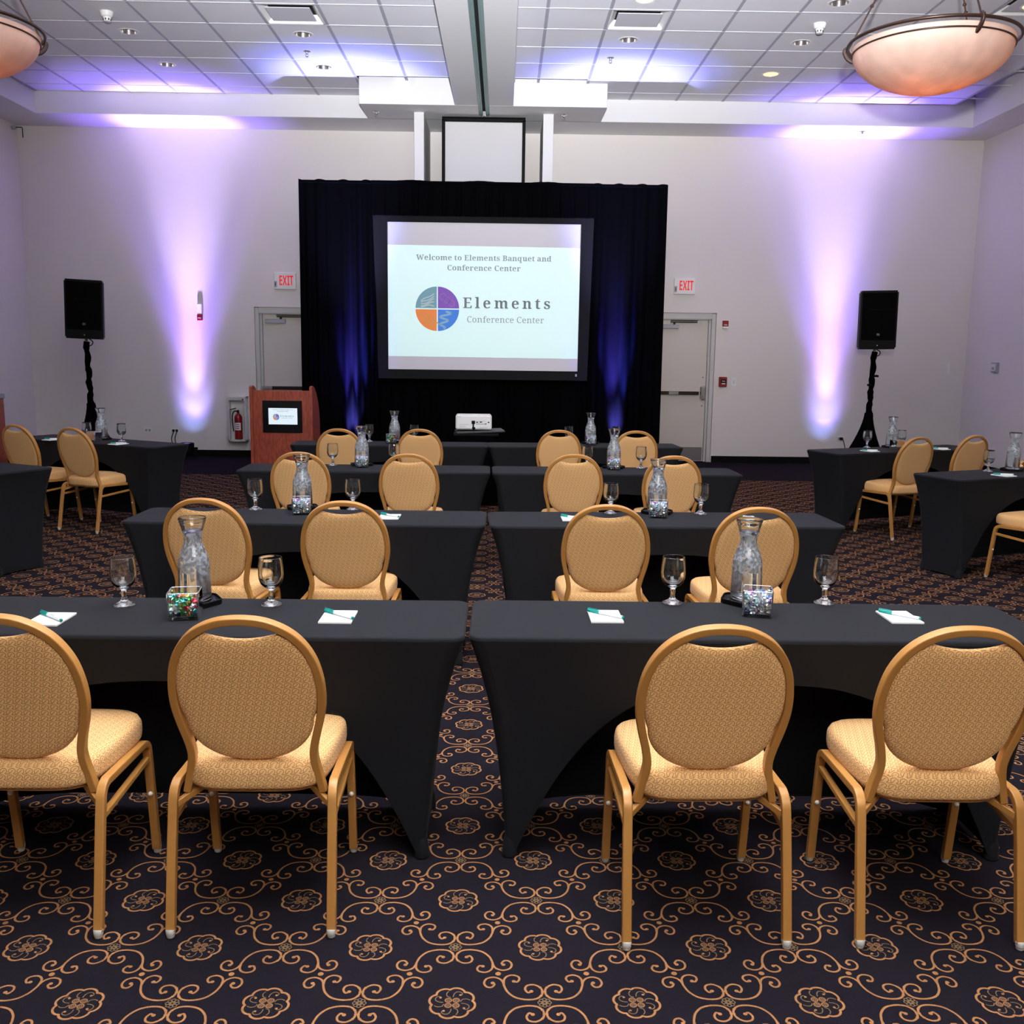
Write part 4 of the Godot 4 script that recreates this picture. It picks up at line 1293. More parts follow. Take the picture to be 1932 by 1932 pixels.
func make_chair(label: String) -> Node3D:
	var c := thing("banquet_chair", label, "chair", Vector3.ZERO, 0, "gold banquet chairs")
	# seat cushion
	var outline := []
	for i in 56:
		var a := TAU * i / 56
		var cx := cos(a); var sz := sin(a)
		var n := 4.6
		var q: float = 1.0 / pow(pow(abs(cx), n) + pow(abs(sz), n), 1.0 / n)
		var x := cx * q; var z := sz * q
		var half: float = lerp(0.221, 0.192, (z + 1.0) / 2.0)
		outline.append(Vector2(x * half, -0.035 + z * 0.207))
	var prof := [[0.0, 0.400], [0.92, 0.399], [0.97, 0.401], [0.993, 0.409], [1.0, 0.421], [1.0, 0.444], [0.992, 0.456], [0.970, 0.466], [0.93, 0.473], [0.84, 0.478], [0.55, 0.484], [0.25, 0.486], [0.0, 0.486]]
	var rows := []
	for p in prof:
		var r := []
		for q in outline: r.append(Vector3(q.x * p[0], p[1] + (0.004 * (q.y / 0.2) * -1.0), (q.y + 0.035) * p[0] - 0.035))
		rows.append(r)
	var s := MB.new(); s.grid(rows, false, true, true)
	part("seat", s, M.fabric, c)
	var pan := MB.new()
	var pg := PackedVector2Array(); for q in outline: pg.append(Vector2(q.x, -q.y) * 0.93)
	pan.extrude(pg, 0.389, 0.402, Transform3D(Basis(Vector3.RIGHT, -PI / 2), Vector3(0, 0, -0.002)))
	part("seat_pan", pan, M.frame, c)
	# back pad
	var inner := [[.1645, .60], [.1735, .625], [.1795, .655], [.1815, .69], [.1785, .735], [.168, .778], [.149, .815], [.124, .843], [.098, .861]]
	var side := smooth(inner.map(func(q): return Vector2(q[0], q[1])), 3)
	var po := []
	for i in 16:
		var a := deg_to_rad(90.0 * i / 16)
		po.append(Vector2(0.1645 * pow(sin(a), 0.92), 0.60 - 0.126 * cos(a)))
	po.append_array(side)
	for i in range(1, 12):
		var u := 1.0 - i / 12.0
		po.append(Vector2(0.098 * u, 0.8425 + 0.0185 * pow(u, 2.0)))
	var N := po.size()
	for i in range(N - 1, 0, -1): po.append(Vector2(-po[i].x, po[i].y))
	po.insert(N, Vector2(0, 0.8425))
	for i in po.size(): po[i].x *= 1.032
	var pc := Vector2(0, 0.665)
	var pr := [[0.0, 0.021], [0.3, 0.021], [0.6, 0.020], [0.82, 0.018], [0.92, 0.015], [0.975, 0.010], [1.0, 0.003], [1.0, -0.004], [0.975, -0.012], [0.92, -0.019], [0.8, -0.025], [0.55, -0.029], [0.25, -0.031], [0.0, -0.031]]
	rows = []
	for p in pr:
		var r := []
		for q in po:
			var w: Vector2 = pc + (q - pc) * p[0]
			r.append(Vector3(w.x, w.y, hoop_z(w.y) + p[1]))
		rows.append(r)
	var bk := MB.new(); bk.grid(rows, false, true, true)
	part("backrest", bk, M.fabric, c)
	# hoop frame
	var half := [[-.1865, .379], [-.175, .430], [-.1665, .475], [-.1655, .505], [-.173, .545], [-.187, .60], [-.1955, .655], [-.1935, .715], [-.181, .775], [-.155, .826], [-.118, .863], [-.07, .887], [-.025, .8955]]
	var hp := []
	for q in half: hp.append(Vector3(q[0], q[1], hoop_z(q[1])))
	for i in half.size():
		var q = half[half.size() - 1 - i]
		hp.append(Vector3(-q[0], q[1], hoop_z(q[1])))
	var h := MB.new(); h.sweep(smooth(hp, 4), rrect(0.0215, 0.028, 0.0035, 2), Vector3(0, -0.2, 1).normalized())
	part("back_frame", h, M.frame, c)
	# legs, rails, stretchers
	var sq := rrect(0.022, 0.025, 0.003, 2)
	for sg in [-1.0, 1.0]:
		var rear := MB.new()
		rear.sweep(smooth([Vector3(sg * .2175, .018, .226), Vector3(sg * .217, .20, .193), Vector3(sg * .216, .345, .165), Vector3(sg * .2155, .385, .152), Vector3(sg * .215, .402, .128), Vector3(sg * .215, .403, .10)], 5), sq, Vector3.RIGHT)
		var lg := part("leg", rear, M.frame, c)
		add_glide(lg, Vector3(sg * .2175, 0, .229), sg)
		var front := MB.new()
		front.sweep(smooth([Vector3(sg * .2155, .018, -.230), Vector3(sg * .216, .20, -.208), Vector3(sg * .216, .345, -.190), Vector3(sg * .2155, .378, -.180), Vector3(sg * .215, .392, -.158), Vector3(sg * .215, .394, -.13)], 5), sq, Vector3.RIGHT)
		var lf := part("leg", front, M.frame, c)
		add_glide(lf, Vector3(sg * .2155, 0, -.233), sg)
		var rv := MB.new(); rv.lathe([Vector2(0.0075, 0), Vector2(0.007, 0.004), Vector2(0.003, 0.007), Vector2(0, 0.0075)], 10, Vector3.ZERO, 1.0, Transform3D(Basis(Vector3.RIGHT, PI / 2), Vector3(sg * .2165, .215, -.1945)))
		part("rivet", rv, M.rivet, lf)
		var rail := MB.new(); rail.sweep([Vector3(sg * .215, .403, .105), Vector3(sg * .215, .394, -.135)], sq, Vector3.RIGHT)
		part("side_rail", rail, M.frame, c)
		var stx := MB.new(); stx.sweep([Vector3(sg * .215, .315, .172), Vector3(sg * .215, .335, -.194)], rrect(0.016, 0.018, 0.002, 2), Vector3.RIGHT)
		part("stretcher", stx, M.frame, c)
		var br := MB.new(); br.sweep([Vector3(sg * .212, .352, .160), Vector3(sg * .11, .400, .06)], rrect(0.015, 0.018, 0.002, 2))
		part("brace", br, M.frame, c)
	return c

func add_glide(leg: Node, at: Vector3, _sg: float) -> void:
	var g := MB.new(); g.lathe([Vector2(0, 0.0), Vector2(0.008, 0.0), Vector2(0.0108, 0.003), Vector2(0.0112, 0.007), Vector2(0.0095, 0.010), Vector2(0.0125, 0.0105), Vector2(0.0132, 0.026), Vector2(0.0, 0.026)], 14, at)
	part("foot_glide", g, M.glide, leg)

func build_chairs() -> void:
	var rn := ["fourth row from the screen", "third row from the screen", "second row from the screen", "first row before the screen"]
	var base := [[[-1.297, -2.665], [-0.672, -2.672], [0.562, -2.632], [1.206, -2.640]],
		[[-1.362, -4.675], [-0.727, -4.640], [0.486, -4.620], [1.165, -4.595]],
		[[-1.372, -6.80], [-0.630, -6.78], [0.496, -6.875], [1.170, -6.845]],
		[[-1.447, -8.85], [-0.735, -8.92], [0.516, -9.00], [1.212, -9.02]]]
	var yaws := [[0.0, 0.015, 0.025, -0.012], [-0.06, 0.02, 0.0, 0.03], [0.0, 0.0, 0.0, 0.02], [0, 0, 0, 0]]
	var proto: Node3D
	for r in 4:
		for i in 4:
			var lab: String = "gold scroll-patterned banquet chair, " + rn[r] + ", " + ["podium side, away from the aisle", "podium side, beside the aisle", "alarm side, beside the aisle", "alarm side, away from the aisle"][i]
			var at := Vector3(base[r][i][0], 0, base[r][i][1])
			if proto == null:
				proto = make_chair(lab); proto.position = at; proto.rotation.y = yaws[r][i]
			else:
				dup(proto, lab, at, yaws[r][i])
	for q in [[Vector3(-3.589, 0, -8.584), -0.405, "front angled table, podium side, nearer the podium"], [Vector3(-4.20, 0, -8.86), -0.43, "front angled table, podium side, nearer the cabinet"],
		[Vector3(3.552, 0, -8.687), 0.40, "front angled table, alarm side, nearer the aisle"], [Vector3(4.172, 0, -8.957), 0.41, "front angled table, alarm side, nearer the thermostat wall"],
		[Vector3(3.864, 0, -6.85), 0.412, "rear angled table, alarm side"]]:
		dup(proto, "gold scroll-patterned banquet chair, " + q[2], q[0], q[1])

# ---------------------------------------------------------------- tableware
func candies(seed_: int, pal: Array, half: float, hgt: float) -> ArrayMesh:
	var rng := RandomNumberGenerator.new(); rng.seed = seed_
	var b := MB.new(); b.use_tint = true
	for i in 84:
		b.tint = pal[rng.randi() % pal.size()]
		var f := float(i) / 84
		var bs := Basis.from_euler(Vector3(rng.randf() * TAU, rng.randf() * TAU, rng.randf() * TAU))
		var lim := half - 0.010
		var c := Vector3(rng.randf_range(-lim, lim), 0.013 + f * hgt * 0.80 + rng.randf_range(-0.003, 0.003), rng.randf_range(-lim, lim))
		if i % 4 != 0 and f < 0.85:   # most of them sit against the glass
			var ax := 0 if rng.randf() < 0.5 else 2
			c[ax] = lim * (1 if rng.randf() < 0.5 else -1)
		# wrapped sweet: crumpled foil drop with two twisted ends
		var rings := []
		for q in [[0.0075, -0.0125], [0.0015, -0.0065], [0.0078, -0.003], [0.0078, 0.003], [0.0015, 0.0065], [0.0075, 0.0125]]:
			var r := []
			for k in 5:
				var w: float = q[0] * rng.randf_range(0.75, 1.25)
				r.append(c + bs * Vector3(cos(TAU * k / 5) * w, q[1] + rng.randf_range(-0.0015, 0.0015), sin(TAU * k / 5) * w))
			rings.append(r)
		for m in 5:
			for k in 5:
				var k2 := (k + 1) % 5
				b.poly([rings[m][k], rings[m][k2], rings[m + 1][k2]], c)
				b.poly([rings[m][k], rings[m + 1][k2], rings[m + 1][k]], c)
	return b.mesh()

func build_tableware() -> void:
	var y := T + 0.0005
	# prototypes' meshes
	var glass_p := [Vector2(0, 0.012), Vector2(.046, 0.012), Vector2(.051, .0145), Vector2(.0525, .020), Vector2(.0535, .035), Vector2(.0515, .095), Vector2(.0505, .132), Vector2(.0485, .150), Vector2(.0435, .168), Vector2(.036, .188), Vector2(.0300, .205), Vector2(.0280, .217), Vector2(.0290, .232), Vector2(.0340, .250), Vector2(.0368, .262), Vector2(.0425, .279), Vector2(.0448, .287), Vector2(.0452, .291), Vector2(.0435, .2935), Vector2(.0415, .291), Vector2(.0395, .279), Vector2(.0340, .262), Vector2(.0312, .250), Vector2(.0262, .232), Vector2(.0252, .217), Vector2(.0272, .205), Vector2(.033, .188), Vector2(.0405, .168), Vector2(.0455, .150), Vector2(.0475, .132), Vector2(.0485, .095), Vector2(.0500, .035), Vector2(.0490, .026), Vector2(.045, .0215), Vector2(0, .0205)]
	for i in glass_p.size(): glass_p[i].y -= 0.012
	var cg := MB.new(); cg.lathe(glass_p, 48)
	var water_p := [Vector2(0, .0085 - 0.0002), Vector2(.0445, .0092), Vector2(.0493, .0138), Vector2(.0503, .023), Vector2(.0488, .083), Vector2(.0478, .120), Vector2(.0458, .138), Vector2(.0408, .156), Vector2(.0333, .176), Vector2(.0275, .193), Vector2(.0255, .205), Vector2(.0265, .220), Vector2(.0313, .237), Vector2(.0318, .2385), Vector2(0.029, .2375), Vector2(0, .2370)]
	var cw := MB.new(); cw.lathe(water_p, 40)
	var ice := []
	var rng := RandomNumberGenerator.new(); rng.seed = 77
	for i in 13:
		var b := MB.new()
		var hgt: float = [.098, .108, .112, .124, .130, .142, .150, .160, .172, .184, .200, .213, .224][i]
		var rad: float = [.024, .020, .028, .024, .012, .022, .016, .014, .010, .006, .002, .004, .005][i]
		var a := i * 2.4
		var s: float = [.024, .026, .022, .024, .026, .022, .024, .020, .020, .018, .018, .019, .020][i]
		b.box(Vector3.ZERO, Vector3(s, s * rng.randf_range(0.6, 0.9), s * 1.05), 0.004, Transform3D(Basis.from_euler(Vector3(rng.randf() * 3, rng.randf() * 3, rng.randf() * 3)), Vector3(cos(a) * rad, hgt, sin(a) * rad)))
		ice.append(b.mesh())
	# beads of condensation on the outside, thickest round the iced half
	var mist := MB.new(); mist.use_tint = true
	var mp := []
	for q in glass_p:
		if q.y > 0.02 and q.y < 0.24 and mp.size() < 11: mp.append(q + Vector2(0.0004, 0))
	mist.lathe(mp, 40, Vector3.ZERO, 2.0)
	for i in mist.v.size():
		var h := mist.v[i].y
		mist.k[i] = Color(1, 1, 1, 0.10 + 0.75 * smoothstep(0.05, 0.11, h) * (1.0 - smoothstep(0.20, 0.235, h)))
		mist.t[i] = Vector2(mist.t[i].x, h * 6.0)
	var mist_mesh := mist.mesh()
	var gob := MB.new()
	gob.lathe([Vector2(0, .002), Vector2(.028, .0005), Vector2(.0335, .0010), Vector2(.0347, .003), Vector2(.0325, .0058), Vector2(.022, .0105), Vector2(.0125, .0165), Vector2(.0085, .024), Vector2(.0078, .033), Vector2(.0095, .042), Vector2(.0082, .050), Vector2(.0125, .058), Vector2(.0255, .066), Vector2(.0345, .076), Vector2(.0400, .092), Vector2(.0415, .110), Vector2(.0405, .130), Vector2(.0382, .152), Vector2(.0374, .1635), Vector2(.0364, .165), Vector2(.0354, .1635), Vector2(.0362, .152), Vector2(.0385, .130), Vector2(.0395, .110), Vector2(.0378, .092), Vector2(.0318, .078), Vector2(.0215, .0695), Vector2(.010, .0652), Vector2(0, .0640)], 40)
	var goblet_mesh := gob.mesh()
	# square jar: outer block with inner hollow
	var jar := MB.new()
	var jw := 0.098; var jh := 0.088
	var rows := []
	for p in [[0.0, 0.0], [0.94, 0.0], [1.0, 0.003], [1.0, jh - 0.002], [0.975, jh], [0.93, jh], [0.905, jh - 0.002], [0.905, 0.012], [0.85, 0.009], [0.0, 0.009]]:
		var r := []
		for q in rrect(jw, jw, 0.008, 4): r.append(Vector3(q.x * p[0], p[1], q.y * p[0]))
		rows.append(r)
	jar.grid(rows, false, true, true)
	var jar_mesh := jar.mesh()
	# coaster
	var hexo := func(r: float) -> PackedVector2Array:
		var o := PackedVector2Array()
		for i in 6:
			for d in [-0.10, 0.10]: o.append(Vector2(cos(TAU * i / 6 + d), sin(TAU * i / 6 + d)) * r)
		return o
	var co := MB.new(); co.extrude(hexo.call(0.088), 0.0, 0.010, Transform3D(Basis(Vector3.RIGHT, -PI / 2), Vector3.ZERO))
	var co_rim := MB.new()
	var hp := []
	for q in hexo.call(0.0855): hp.append(Vector3(q.x, 0.0125, q.y))
	co_rim.sweep(hp, rrect(0.005, 0.009, 0.0015, 1), Vector3.UP, true)
	var co_rib := MB.new()
	for k in range(-4, 5):
		var w: float = 0.075 - abs(k) * 0.006
		co_rib.box(Vector3(0, 0.011, k * 0.0155), Vector3(w * 1.85, 0.003, 0.005), 0.001)
	var pad := MB.new(); pad.box(Vector3(0, 0.003, 0), Vector3(0.104, 0.006, 0.143), 0.0006)
	var pad_mesh := pad.mesh()
	var bR := Basis(Vector3.BACK, PI / 2)
	var pb := MB.new(); pb.lathe([Vector2(0, -0.068), Vector2(0.0042, -0.068), Vector2(0.005, -0.066), Vector2(0.005, 0.028), Vector2(0, 0.028)], 14, Vector3.ZERO, 1.0, Transform3D(bR, Vector3(0, 0.0055, 0)))
	var pcap := MB.new(); pcap.lathe([Vector2(0, 0.022), Vector2(0.0058, 0.022), Vector2(0.006, 0.026), Vector2(0.0058, 0.064), Vector2(0.0045, 0.068), Vector2(0, 0.069)], 14, Vector3.ZERO, 1.0, Transform3D(bR, Vector3(0, 0.0055, 0)))
	pcap.box(Vector3(-0.048, 0.0125, 0), Vector3(0.040, 0.002, 0.004), 0.0005)
	var pplug := MB.new(); pplug.lathe([Vector2(0, -0.073), Vector2(0.0035, -0.073), Vector2(0.0048, -0.071), Vector2(0.0048, -0.067), Vector2(0, -0.067)], 12, Vector3.ZERO, 1.0, Transform3D(bR, Vector3(0, 0.0055, 0)))
	var pprint := MB.new(); pprint.box(Vector3(0.008, 0.0106, 0), Vector3(0.03, 0.0004, 0.003))
	var multi := [Color(.75, .05, .08), Color(.85, .62, .18), Color(.12, .45, .16), Color(.08, .18, .62), Color(.85, .86, .88), Color(.80, .82, .84), Color(.10, .45, .45), Color(.75, .35, .12)]
	var silver := [Color(.88, .89, .92), Color(.80, .84, .88), Color(.62, .78, .86), Color(.85, .80, .70), Color(.25, .35, .70), Color(.55, .30, .60), Color(.30, .58, .60), Color(.82, .85, .80)]
	var mesh_multi := candies(3, multi, 0.0435, 0.058)
	var mesh_silver := candies(9, silver, 0.0435, 0.064)
	var carafe0: Node3D; var goblet0: Node3D; var jar0: Node3D; var coaster0: Node3D; var pad0: Node3D; var pen0: Node3D
	var rn := ["fourth row from the screen", "third row from the screen", "second row from the screen", "first row before the screen"]
	var sd := ["podium side", "alarm side"]
	# per table: where, goblets [(x,z,word)], carafe, jar (x,z,yaw,multi), pads [(x,z,yaw,word,penangle)]
	var lay := [
		["fourth row from the screen, podium side", [[-1.248, -3.157, "outer seat"], [-0.766, -3.180, "aisle seat"]], [-1.025, -3.195], [-1.004, -3.025, 0.16, true], [[-1.408, -2.970, 0.0, "outer seat", -0.72], [-0.518, -3.030, 0.0, "aisle seat", -0.72]]],
		["fourth row from the screen, alarm side", [[0.592, -3.258, "aisle seat"], [1.124, -3.280, "outer seat"]], [0.853, -3.290], [0.850, -3.128, -0.22, false], [[0.341, -3.068, 0.01, "aisle seat", -0.70], [1.313, -3.096, 0.0, "outer seat", -0.78]]],
		["third row from the screen, podium side", [[-1.316, -5.165, "outer seat"], [-0.800, -5.20, "aisle seat"]], [-1.075, -5.22], [-1.045, -5.045, 0.2, false], [[-0.576, -4.965, 0.0, "aisle seat", -0.75]]],
		["third row from the screen, alarm side", [[0.586, -5.165, "aisle seat"], [1.074, -5.18, "outer seat"]], [0.842, -5.20], [0.828, -5.07, -0.15, false], [[0.364, -4.975, 0.02, "aisle seat", -0.72], [1.29, -5.03, 0.02, "outer seat", -0.8]]],
		["second row from the screen, podium side", [[-1.262, -7.25, "outer seat"], [-0.806, -7.27, "aisle seat"]], [-1.049, -7.28], [-1.033, -7.16, 0.15, false], []],
		["second row from the screen, alarm side", [[0.640, -7.28, "aisle seat"], [1.048, -7.30, "outer seat"]], [0.842, -7.30], [0.832, -7.20, -0.12, false], [[1.33, -7.18, 0.0, "outer seat", -0.7]]],
		["first row before the screen, podium side", [[-1.255, -9.22, "outer seat"], [-0.832, -9.24, "aisle seat"]], [-1.020, -9.25], [-1.035, -9.09, 0.12, true], []],
		["first row before the screen, alarm side", [[0.632, -9.28, "aisle seat"], [1.085, -9.33, "outer seat"]], [0.845, -9.32], [0.842, -9.20, -0.1, false], []],
		["front angled table, podium side", [[-3.845, -9.06, "cabinet seat"], [-3.485, -8.955, "podium seat"]], [-3.735, -9.12], [-3.735, -8.955, -0.35, false], [[-3.415, -8.69, -0.474, "podium seat", 0.2], [-4.155, -9.03, -0.474, "cabinet seat", 0.2]]],
		["front angled table, alarm side", [[3.470, -9.22, "aisle seat"], [3.845, -9.34, "thermostat seat"]], [3.735, -9.30], [3.725, -9.14, 0.35, true], [[3.375, -8.885, 0.412, "aisle seat", -0.2], [4.15, -9.16, 0.412, "thermostat seat", -0.2]]],
		["rear angled table, alarm side", [[3.715, -7.37, "aisle seat"]], [3.945, -7.45], [4.02, -7.35, 0.3, true], [[3.70, -7.10, 0.412, "aisle seat", -0.2]]]]
	for q in lay:
		var w: String = q[0]
		for g in q[1]:
			var lab = "empty stemmed glass water goblet, " + w + ", " + g[2]
			var at := Vector3(g[0], y, g[1])
			if goblet0 == null:
				goblet0 = thing("goblet", lab, "glass", at, 0, "water goblets")
				part("goblet_glass", goblet_mesh, M.glass, goblet0)
			else: dup(goblet0, lab, at, g[0] * 3.0)
		var c: Array = q[2]
		var ca := Vector3(c[0], y, c[1])
		var clab := "black hexagonal ribbed coaster under the carafe, " + w
		if coaster0 == null:
			coaster0 = thing("coaster", clab, "coaster", ca, 0, "black hexagonal coasters")
			part("coaster_base", co, M.black, coaster0); part("rim", co_rim, M.black, coaster0); part("ribs", co_rib, M.black_gloss, coaster0)
		else: dup(coaster0, clab, ca, c[0] * 0.2)
		var cl2 := "glass carafe of iced water, " + w
		var cat := ca + Vector3(0, 0.0127, 0)
		if carafe0 == null:
			carafe0 = thing("carafe", cl2, "carafe", cat, 0, "iced water carafes")
			part("carafe_glass", cg, M.glass, carafe0); part("water", cw, M.water, carafe0); part("condensation", mist_mesh, M.mist, carafe0)
			for m in ice: part("ice_cube", m, M.ice, carafe0)
		else: dup(carafe0, cl2, cat, c[0] * 2.0)
		var j: Array = q[3]
		var jat := Vector3(j[0], y, j[1])
		var jl := "square clear glass candy jar, " + w
		if jar0 == null:
			jar0 = thing("candy_jar", jl, "jar", jat, j[2], "square candy jars")
			part("jar_glass", jar_mesh, M.glass, jar0)
		else: dup(jar0, jl, jat, j[2])
		var cn := part("wrapped_candy", mesh_multi if j[3] else mesh_silver, M.foil, self, jat + Vector3(0, 0.006, 0))
		cn.rotation.y = j[2]
		tag(cn, ("red, gold, green and silver" if j[3] else "silver and pale blue") + " foil wrapped sweets in the jar, " + w, "candy", "foil wrapped sweets", "stuff")
		for p in q[4]:
			var pat := Vector3(p[0], y, p[1])
			var pl = "blank white notepad, " + w + ", " + p[3]
			if pad0 == null:
				pad0 = thing("notepad", pl, "notepad", pat, p[2], "white notepads")
				part("paper_block", pad_mesh, M.paper, pad0)
			else: dup(pad0, pl, pat, p[2])
			var nl = "teal-capped white pen on notepad, " + w + ", " + p[3]
			var nat := pat + Vector3(0, 0.0063, -0.006)
			var ang: float = p[4]
			if pen0 == null:
				pen0 = thing("pen", nl, "pen", nat, ang, "teal capped pens")
				part("barrel", pb, M.pen_white, pen0); part("cap", pcap, M.teal, pen0); part("end_plug", pplug, M.teal, pen0); part("print", pprint, M.grey_plastic, pen0)
			else: dup(pen0, nl, nat, ang)

# ---------------------------------------------------------------- pendants
func build_pendants() -> void:
	var bulb := glow(Color(1.0, 0.78, 0.5), 2.0)
	for s in [[3.131, "large alabaster bowl pendant with bronze ring, alarm side"], [-4.011, "large alabaster bowl pendant with bronze ring, podium side, cut by the frame"]]:
		var c := thing("bowl_pendant", s[1], "pendant light", Vector3(s[0], 3.877, -7.6), 0, "alabaster bowl pendants")
		var pr := []
		for i in 19:
			var u := 1.0 - i / 18.0
			pr.append(Vector2(0.553 * pow(max(1.0 - pow(u, 1.9), 0.0), 0.60), -0.058 - 0.30 * u))
		pr.append(Vector2(0.562, -0.035)); pr.append(Vector2(0.563, -0.022)); pr.append(Vector2(0.556, -0.022))
		for i in 19:
			var u := i / 18.0
			pr.append(Vector2(0.545 * pow(max(1.0 - pow(u, 1.9), 0.0), 0.60), -0.056 - 0.293 * u))
		var b := MB.new(); b.lathe(pr, 72, Vector3.ZERO, 3.0)
		part("bowl", b, M.alabaster, c)
		var r1 := MB.new(); r1.sweep(ring_path(0.592, 0.0, 80), circ(0.0125, 10), Vector3.UP, true)
		part("outer_ring", r1, M.bronze, c)
		var r2 := MB.new(); r2.sweep(ring_path(0.559, -0.060, 80), circ(0.0065, 8), Vector3.UP, true)
		part("lip_ring", r2, M.bronze, c)
		for k in 3:
			var a := deg_to_rad([88.0, 208.0, 328.0][k]) - 0.10
			var d := Vector3(cos(a), 0, sin(a))
			var cl := MB.new()
			cl.sweep(smooth([d * 0.59 + Vector3(0, 0.018, 0), d * 0.612 + Vector3(0, -0.005, 0), d * 0.598 + Vector3(0, -0.045, 0), d * 0.572 + Vector3(0, -0.072, 0), d * 0.545 + Vector3(0, -0.085, 0)], 5), rrect(0.022, 0.034, 0.008, 2), Vector3.ZERO)
			part("clamp", cl, M.bronze, c)
			var rd := MB.new()
			var top := d * 0.06 + Vector3(0, CEIL - 3.877 - 0.05, 0)
			var bot := d * 0.585 + Vector3(0, 0.01, 0)
			rd.sweep([bot, bot.lerp(top, 0.5), top], circ(0.0065, 8), Vector3.ZERO)
			for f in [0.28, 0.33]:
				rd.lathe([Vector2(0, -0.014), Vector2(0.013, -0.008), Vector2(0.015, 0), Vector2(0.013, 0.008), Vector2(0, 0.014)], 10, bot.lerp(top, f))
			part("hanging_rod", rd, M.bronze, c)
		var cp := MB.new(); cp.lathe([Vector2(0, CEIL - 3.877 - 0.07), Vector2(0.05, CEIL - 3.877 - 0.065), Vector2(0.085, CEIL - 3.877 - 0.03), Vector2(0.09, CEIL - 3.877)], 28)
		part("canopy", cp, M.bronze, c)
		for k in 3:
			var a := TAU * k / 3 + 0.4
			var p := Vector3(cos(a) * 0.15, -0.20, sin(a) * 0.15)
			var bb := MB.new(); bb.lathe([Vector2(0, -0.045), Vector2(0.022, -0.035), Vector2(0.03, -0.01), Vector2(0.024, 0.018), Vector2(0.014, 0.04), Vector2(0, 0.045)], 14, p)
			part("bulb", bb, bulb, c)
			omni("bulb_light", p, Color(1.0, 0.74, 0.43), 0.075, 0.03, c)

# ---------------------------------------------------------------- uplights
func par_can(label: String, at: Vector3, group: String) -> Node3D:
	var d := thing("uplight", label, "uplight", at, 0, group)
	var b := MB.new(); b.lathe([Vector2(0, 0.07), Vector2(0.075, 0.07), Vector2(0.095, 0.085), Vector2(0.10, 0.11), Vector2(0.10, 0.235), Vector2(0.092, 0.24), Vector2(0.09, 0.222), Vector2(0, 0.222)], 28)
	part("housing", b, M.black, d)
	var y := MB.new()
	y.sweep(smooth([Vector3(-0.125, 0.16, 0), Vector3(-0.125, 0.05, 0), Vector3(-0.10, 0.012, 0), Vector3(0.10, 0.012, 0), Vector3(0.125, 0.05, 0), Vector3(0.125, 0.16, 0)], 4), rrect(0.006, 0.03, 0.002, 1), Vector3.BACK)
	part("yoke", y, M.black, d)
	for sg in [-1.0, 1.0]:
		var k := MB.new(); k.lathe([Vector2(0, -0.03), Vector2(0.018, -0.03), Vector2(0.018, 0.02), Vector2(0, 0.02)], 12, Vector3.ZERO, 1.0, Transform3D(Basis(Vector3.BACK, -PI / 2 * sg), Vector3(sg * 0.13, 0.16, 0)))
		part("knob", k, M.black, d)
	var l := MB.new(); l.lathe([Vector2(0.088, 0.226), Vector2(0.06, 0.230), Vector2(0, 0.231)], 24)
	part("lens_glow", l, glow(Color(0.62, 0.50, 1.0), 2.0), d)
	return d

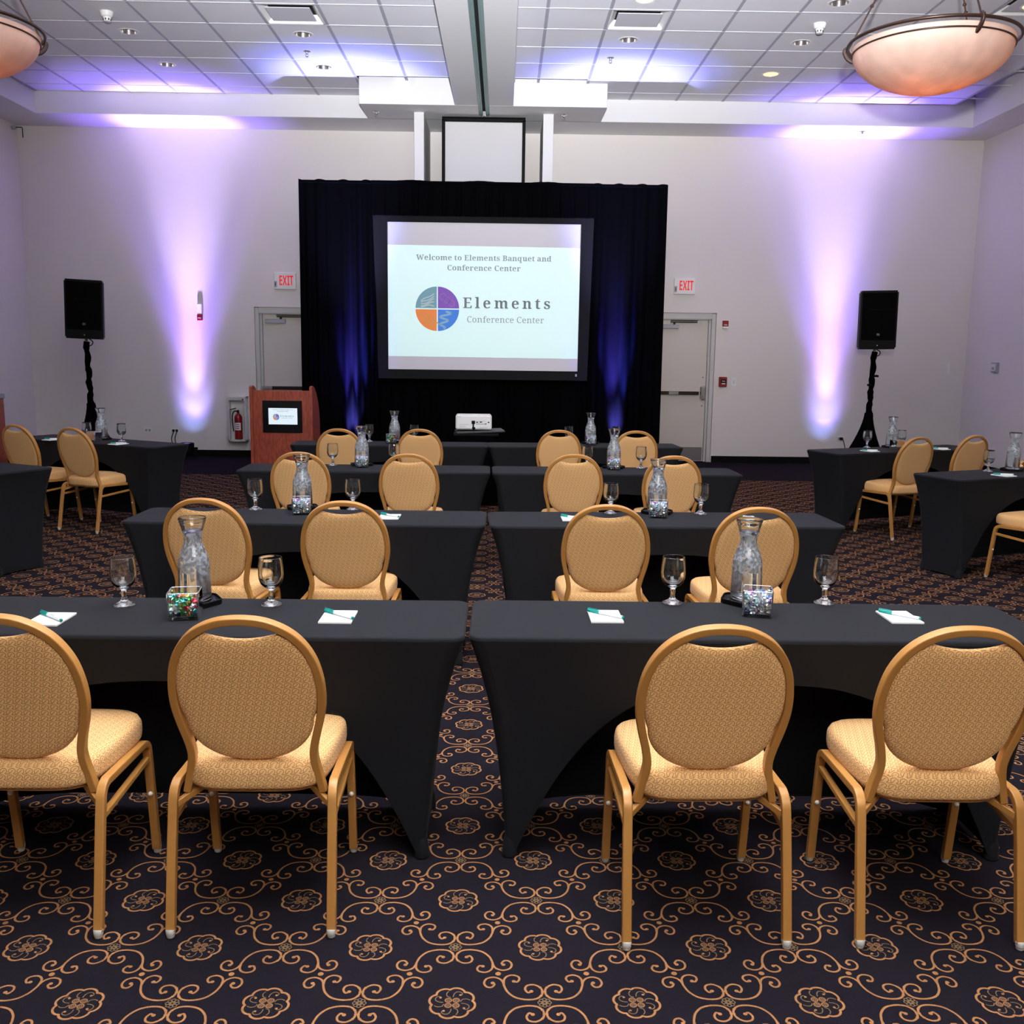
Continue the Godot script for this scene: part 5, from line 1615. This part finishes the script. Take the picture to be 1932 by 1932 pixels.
func build_uplights() -> void:
	for s in [[-4.575, "black uplight on the floor washing the wall, podium side", 0.0], [4.83, "black uplight on the floor washing the wall, alarm side", -0.07]]:
		var at := Vector3(s[0], 0, -14.17)
		var d := par_can(s[1], at, "wall wash uplights")
		var dx: float = s[2]
		var p := Vector3(0, 0.245, 0)
		var dz := dx * 0.25
		var pink := Color(1.0, 0.88, 1.0)
		var violet := Color(0.60, 0.40, 1.0)
		# several lens rows: narrow ones reach high up the wall, wide ones start near the floor
		spot("wash_white", p, p + Vector3(dz, 1.0, -0.20), pink, 1.8, 8.0, 1.0, 0.05, d)
		spot("wash_white_mid", p, p + Vector3(dz, 1.0, -0.36), pink, 3.0, 11.5, 1.0, 0.05, d)
		spot("wash_white_low", p, p + Vector3(dz, 1.0, -0.62), Color(0.86, 0.84, 1.0), 0.85, 23.0, 1.0, 0.05, d)
		spot("wash_violet", p, p + Vector3(dz, 1.0, -0.15), violet, 6.0, 12.5, 1.0, 0.06, d)
		spot("wash_violet_mid", p, p + Vector3(dz, 1.0, -0.36), violet, 1.6, 18.0, 1.0, 0.06, d)
		spot("wash_violet_low", p, p + Vector3(dz, 1.0, -0.65), violet, 1.15, 29.0, 1.0, 0.06, d)
		spot("wash_blue", p + Vector3(-0.03, 0, 0), p + Vector3(dz - 0.03, 1.0, -1.1), Color(0.52, 0.62, 1.0), 0.40, 33.0, 1.0, 0.05, d)
		spot("wash_wide", p, p + Vector3(dz, 1.0, -0.10), Color(0.74, 0.54, 1.0), 3.4, 23.0, 1.0, 0.06, d)
		spot("wash_top", p, p + Vector3(dz, 1.0, -0.01), Color(0.90, 0.82, 1.0), 58.0, 13.5, 1.0, 0.05, d)
		spot("wash_outer", p, p + Vector3(dz, 1.0, 0.03), Color(0.54, 0.43, 1.0), 34.0, 23.0, 1.0, 0.05, d)
	for s in [[-1.95, "low black uplight at the foot of the drape, podium side"], [1.39, "low black uplight at the foot of the drape, alarm side"]]:
		var d := par_can(s[1], Vector3(s[0], 0, -11.72), "drape uplights")
		var p := Vector3(0, 0.245, 0)
		spot("wash_drape", p, p + Vector3(0, 1.0, -0.75), Color(0.34, 0.30, 1.0), 3.0, 25.0, 1.0, 0.05, d)
		spot("wash_blue", p, p + Vector3(0, 4.4, -0.85), Color(0.42, 0.46, 1.0), 30.0, 18.0, 1.0, 0.05, d)
		spot("wash_white", p, p + Vector3(0, 4.4, -1.05), Color(0.82, 0.82, 1.0), 40.0, 14.0, 1.0, 0.05, d)
	for s in [[-1.93, "small black uplight touching the foot of the drape, podium side", 0.02], [1.47, "small black uplight touching the foot of the drape, alarm side", -0.03]]:
		var d := par_can(s[1], Vector3(s[0], 0, -12.36), "drape foot uplights")
		var p := Vector3(0, 0.245, 0)
		var lean: float = s[2]
		spot("streak_high", p, p + Vector3(lean, 1.0, -0.17), Color(0.40, 0.36, 1.0), 480.0, 5.5, 1.0, 0.03, d)
		spot("streak_mid", p, p + Vector3(lean + 0.10, 1.0, -0.20), Color(0.30, 0.34, 1.0), 240.0, 5.0, 1.0, 0.03, d)
		spot("streak_side", p, p + Vector3(lean - 0.09, 1.0, -0.20), Color(0.36, 0.30, 1.0), 240.0, 4.5, 1.0, 0.03, d)
		spot("streak_low", p, p + Vector3(lean, 1.0, -0.48), Color(0.46, 0.44, 1.0), 75.0, 11.0, 1.0, 0.03, d)
	# mains leads of the podium side uplight
	var cb := thing("power_lead", "two black leads from the wall outlet down to the uplight", "cable")
	for k in 2:
		var m := MB.new()
		var x0 := -4.895 + 0.05 * k
		m.sweep(smooth([Vector3(x0, 0.38, WALL_Z + 0.03), Vector3(x0 + 0.01, 0.36, WALL_Z + 0.06), Vector3(x0 - 0.02, 0.26, WALL_Z + 0.06), Vector3(x0 + 0.02, 0.10, WALL_Z + 0.07), Vector3(x0 + 0.14, 0.02, -14.36), Vector3(x0 + 0.25, 0.06, -14.25)], 5), circ(0.006, 6), Vector3.ZERO)
		part("lead", m, M.black, cb)
		var pl := MB.new(); pl.box(Vector3(x0, 0.383, WALL_Z + 0.024), Vector3(0.032, 0.034, 0.03), 0.006)
		part("plug", pl, M.black, cb)
	var c2 := thing("power_lead", "short black lead from the wall outlet toward the speaker stand", "cable")
	var m2 := MB.new()
	m2.sweep(smooth([Vector3(5.085, 0.38, WALL_Z + 0.03), Vector3(5.10, 0.36, WALL_Z + 0.08), Vector3(5.13, 0.2, WALL_Z + 0.10), Vector3(5.10, 0.03, WALL_Z + 0.16), Vector3(4.95, 0.012, -13.6)], 5), circ(0.006, 6), Vector3.ZERO)
	part("lead", m2, M.black, c2)
	var pl2 := MB.new(); pl2.box(Vector3(5.085, 0.383, WALL_Z + 0.024), Vector3(0.045, 0.04, 0.03), 0.006)
	part("plug", pl2, M.black, c2)
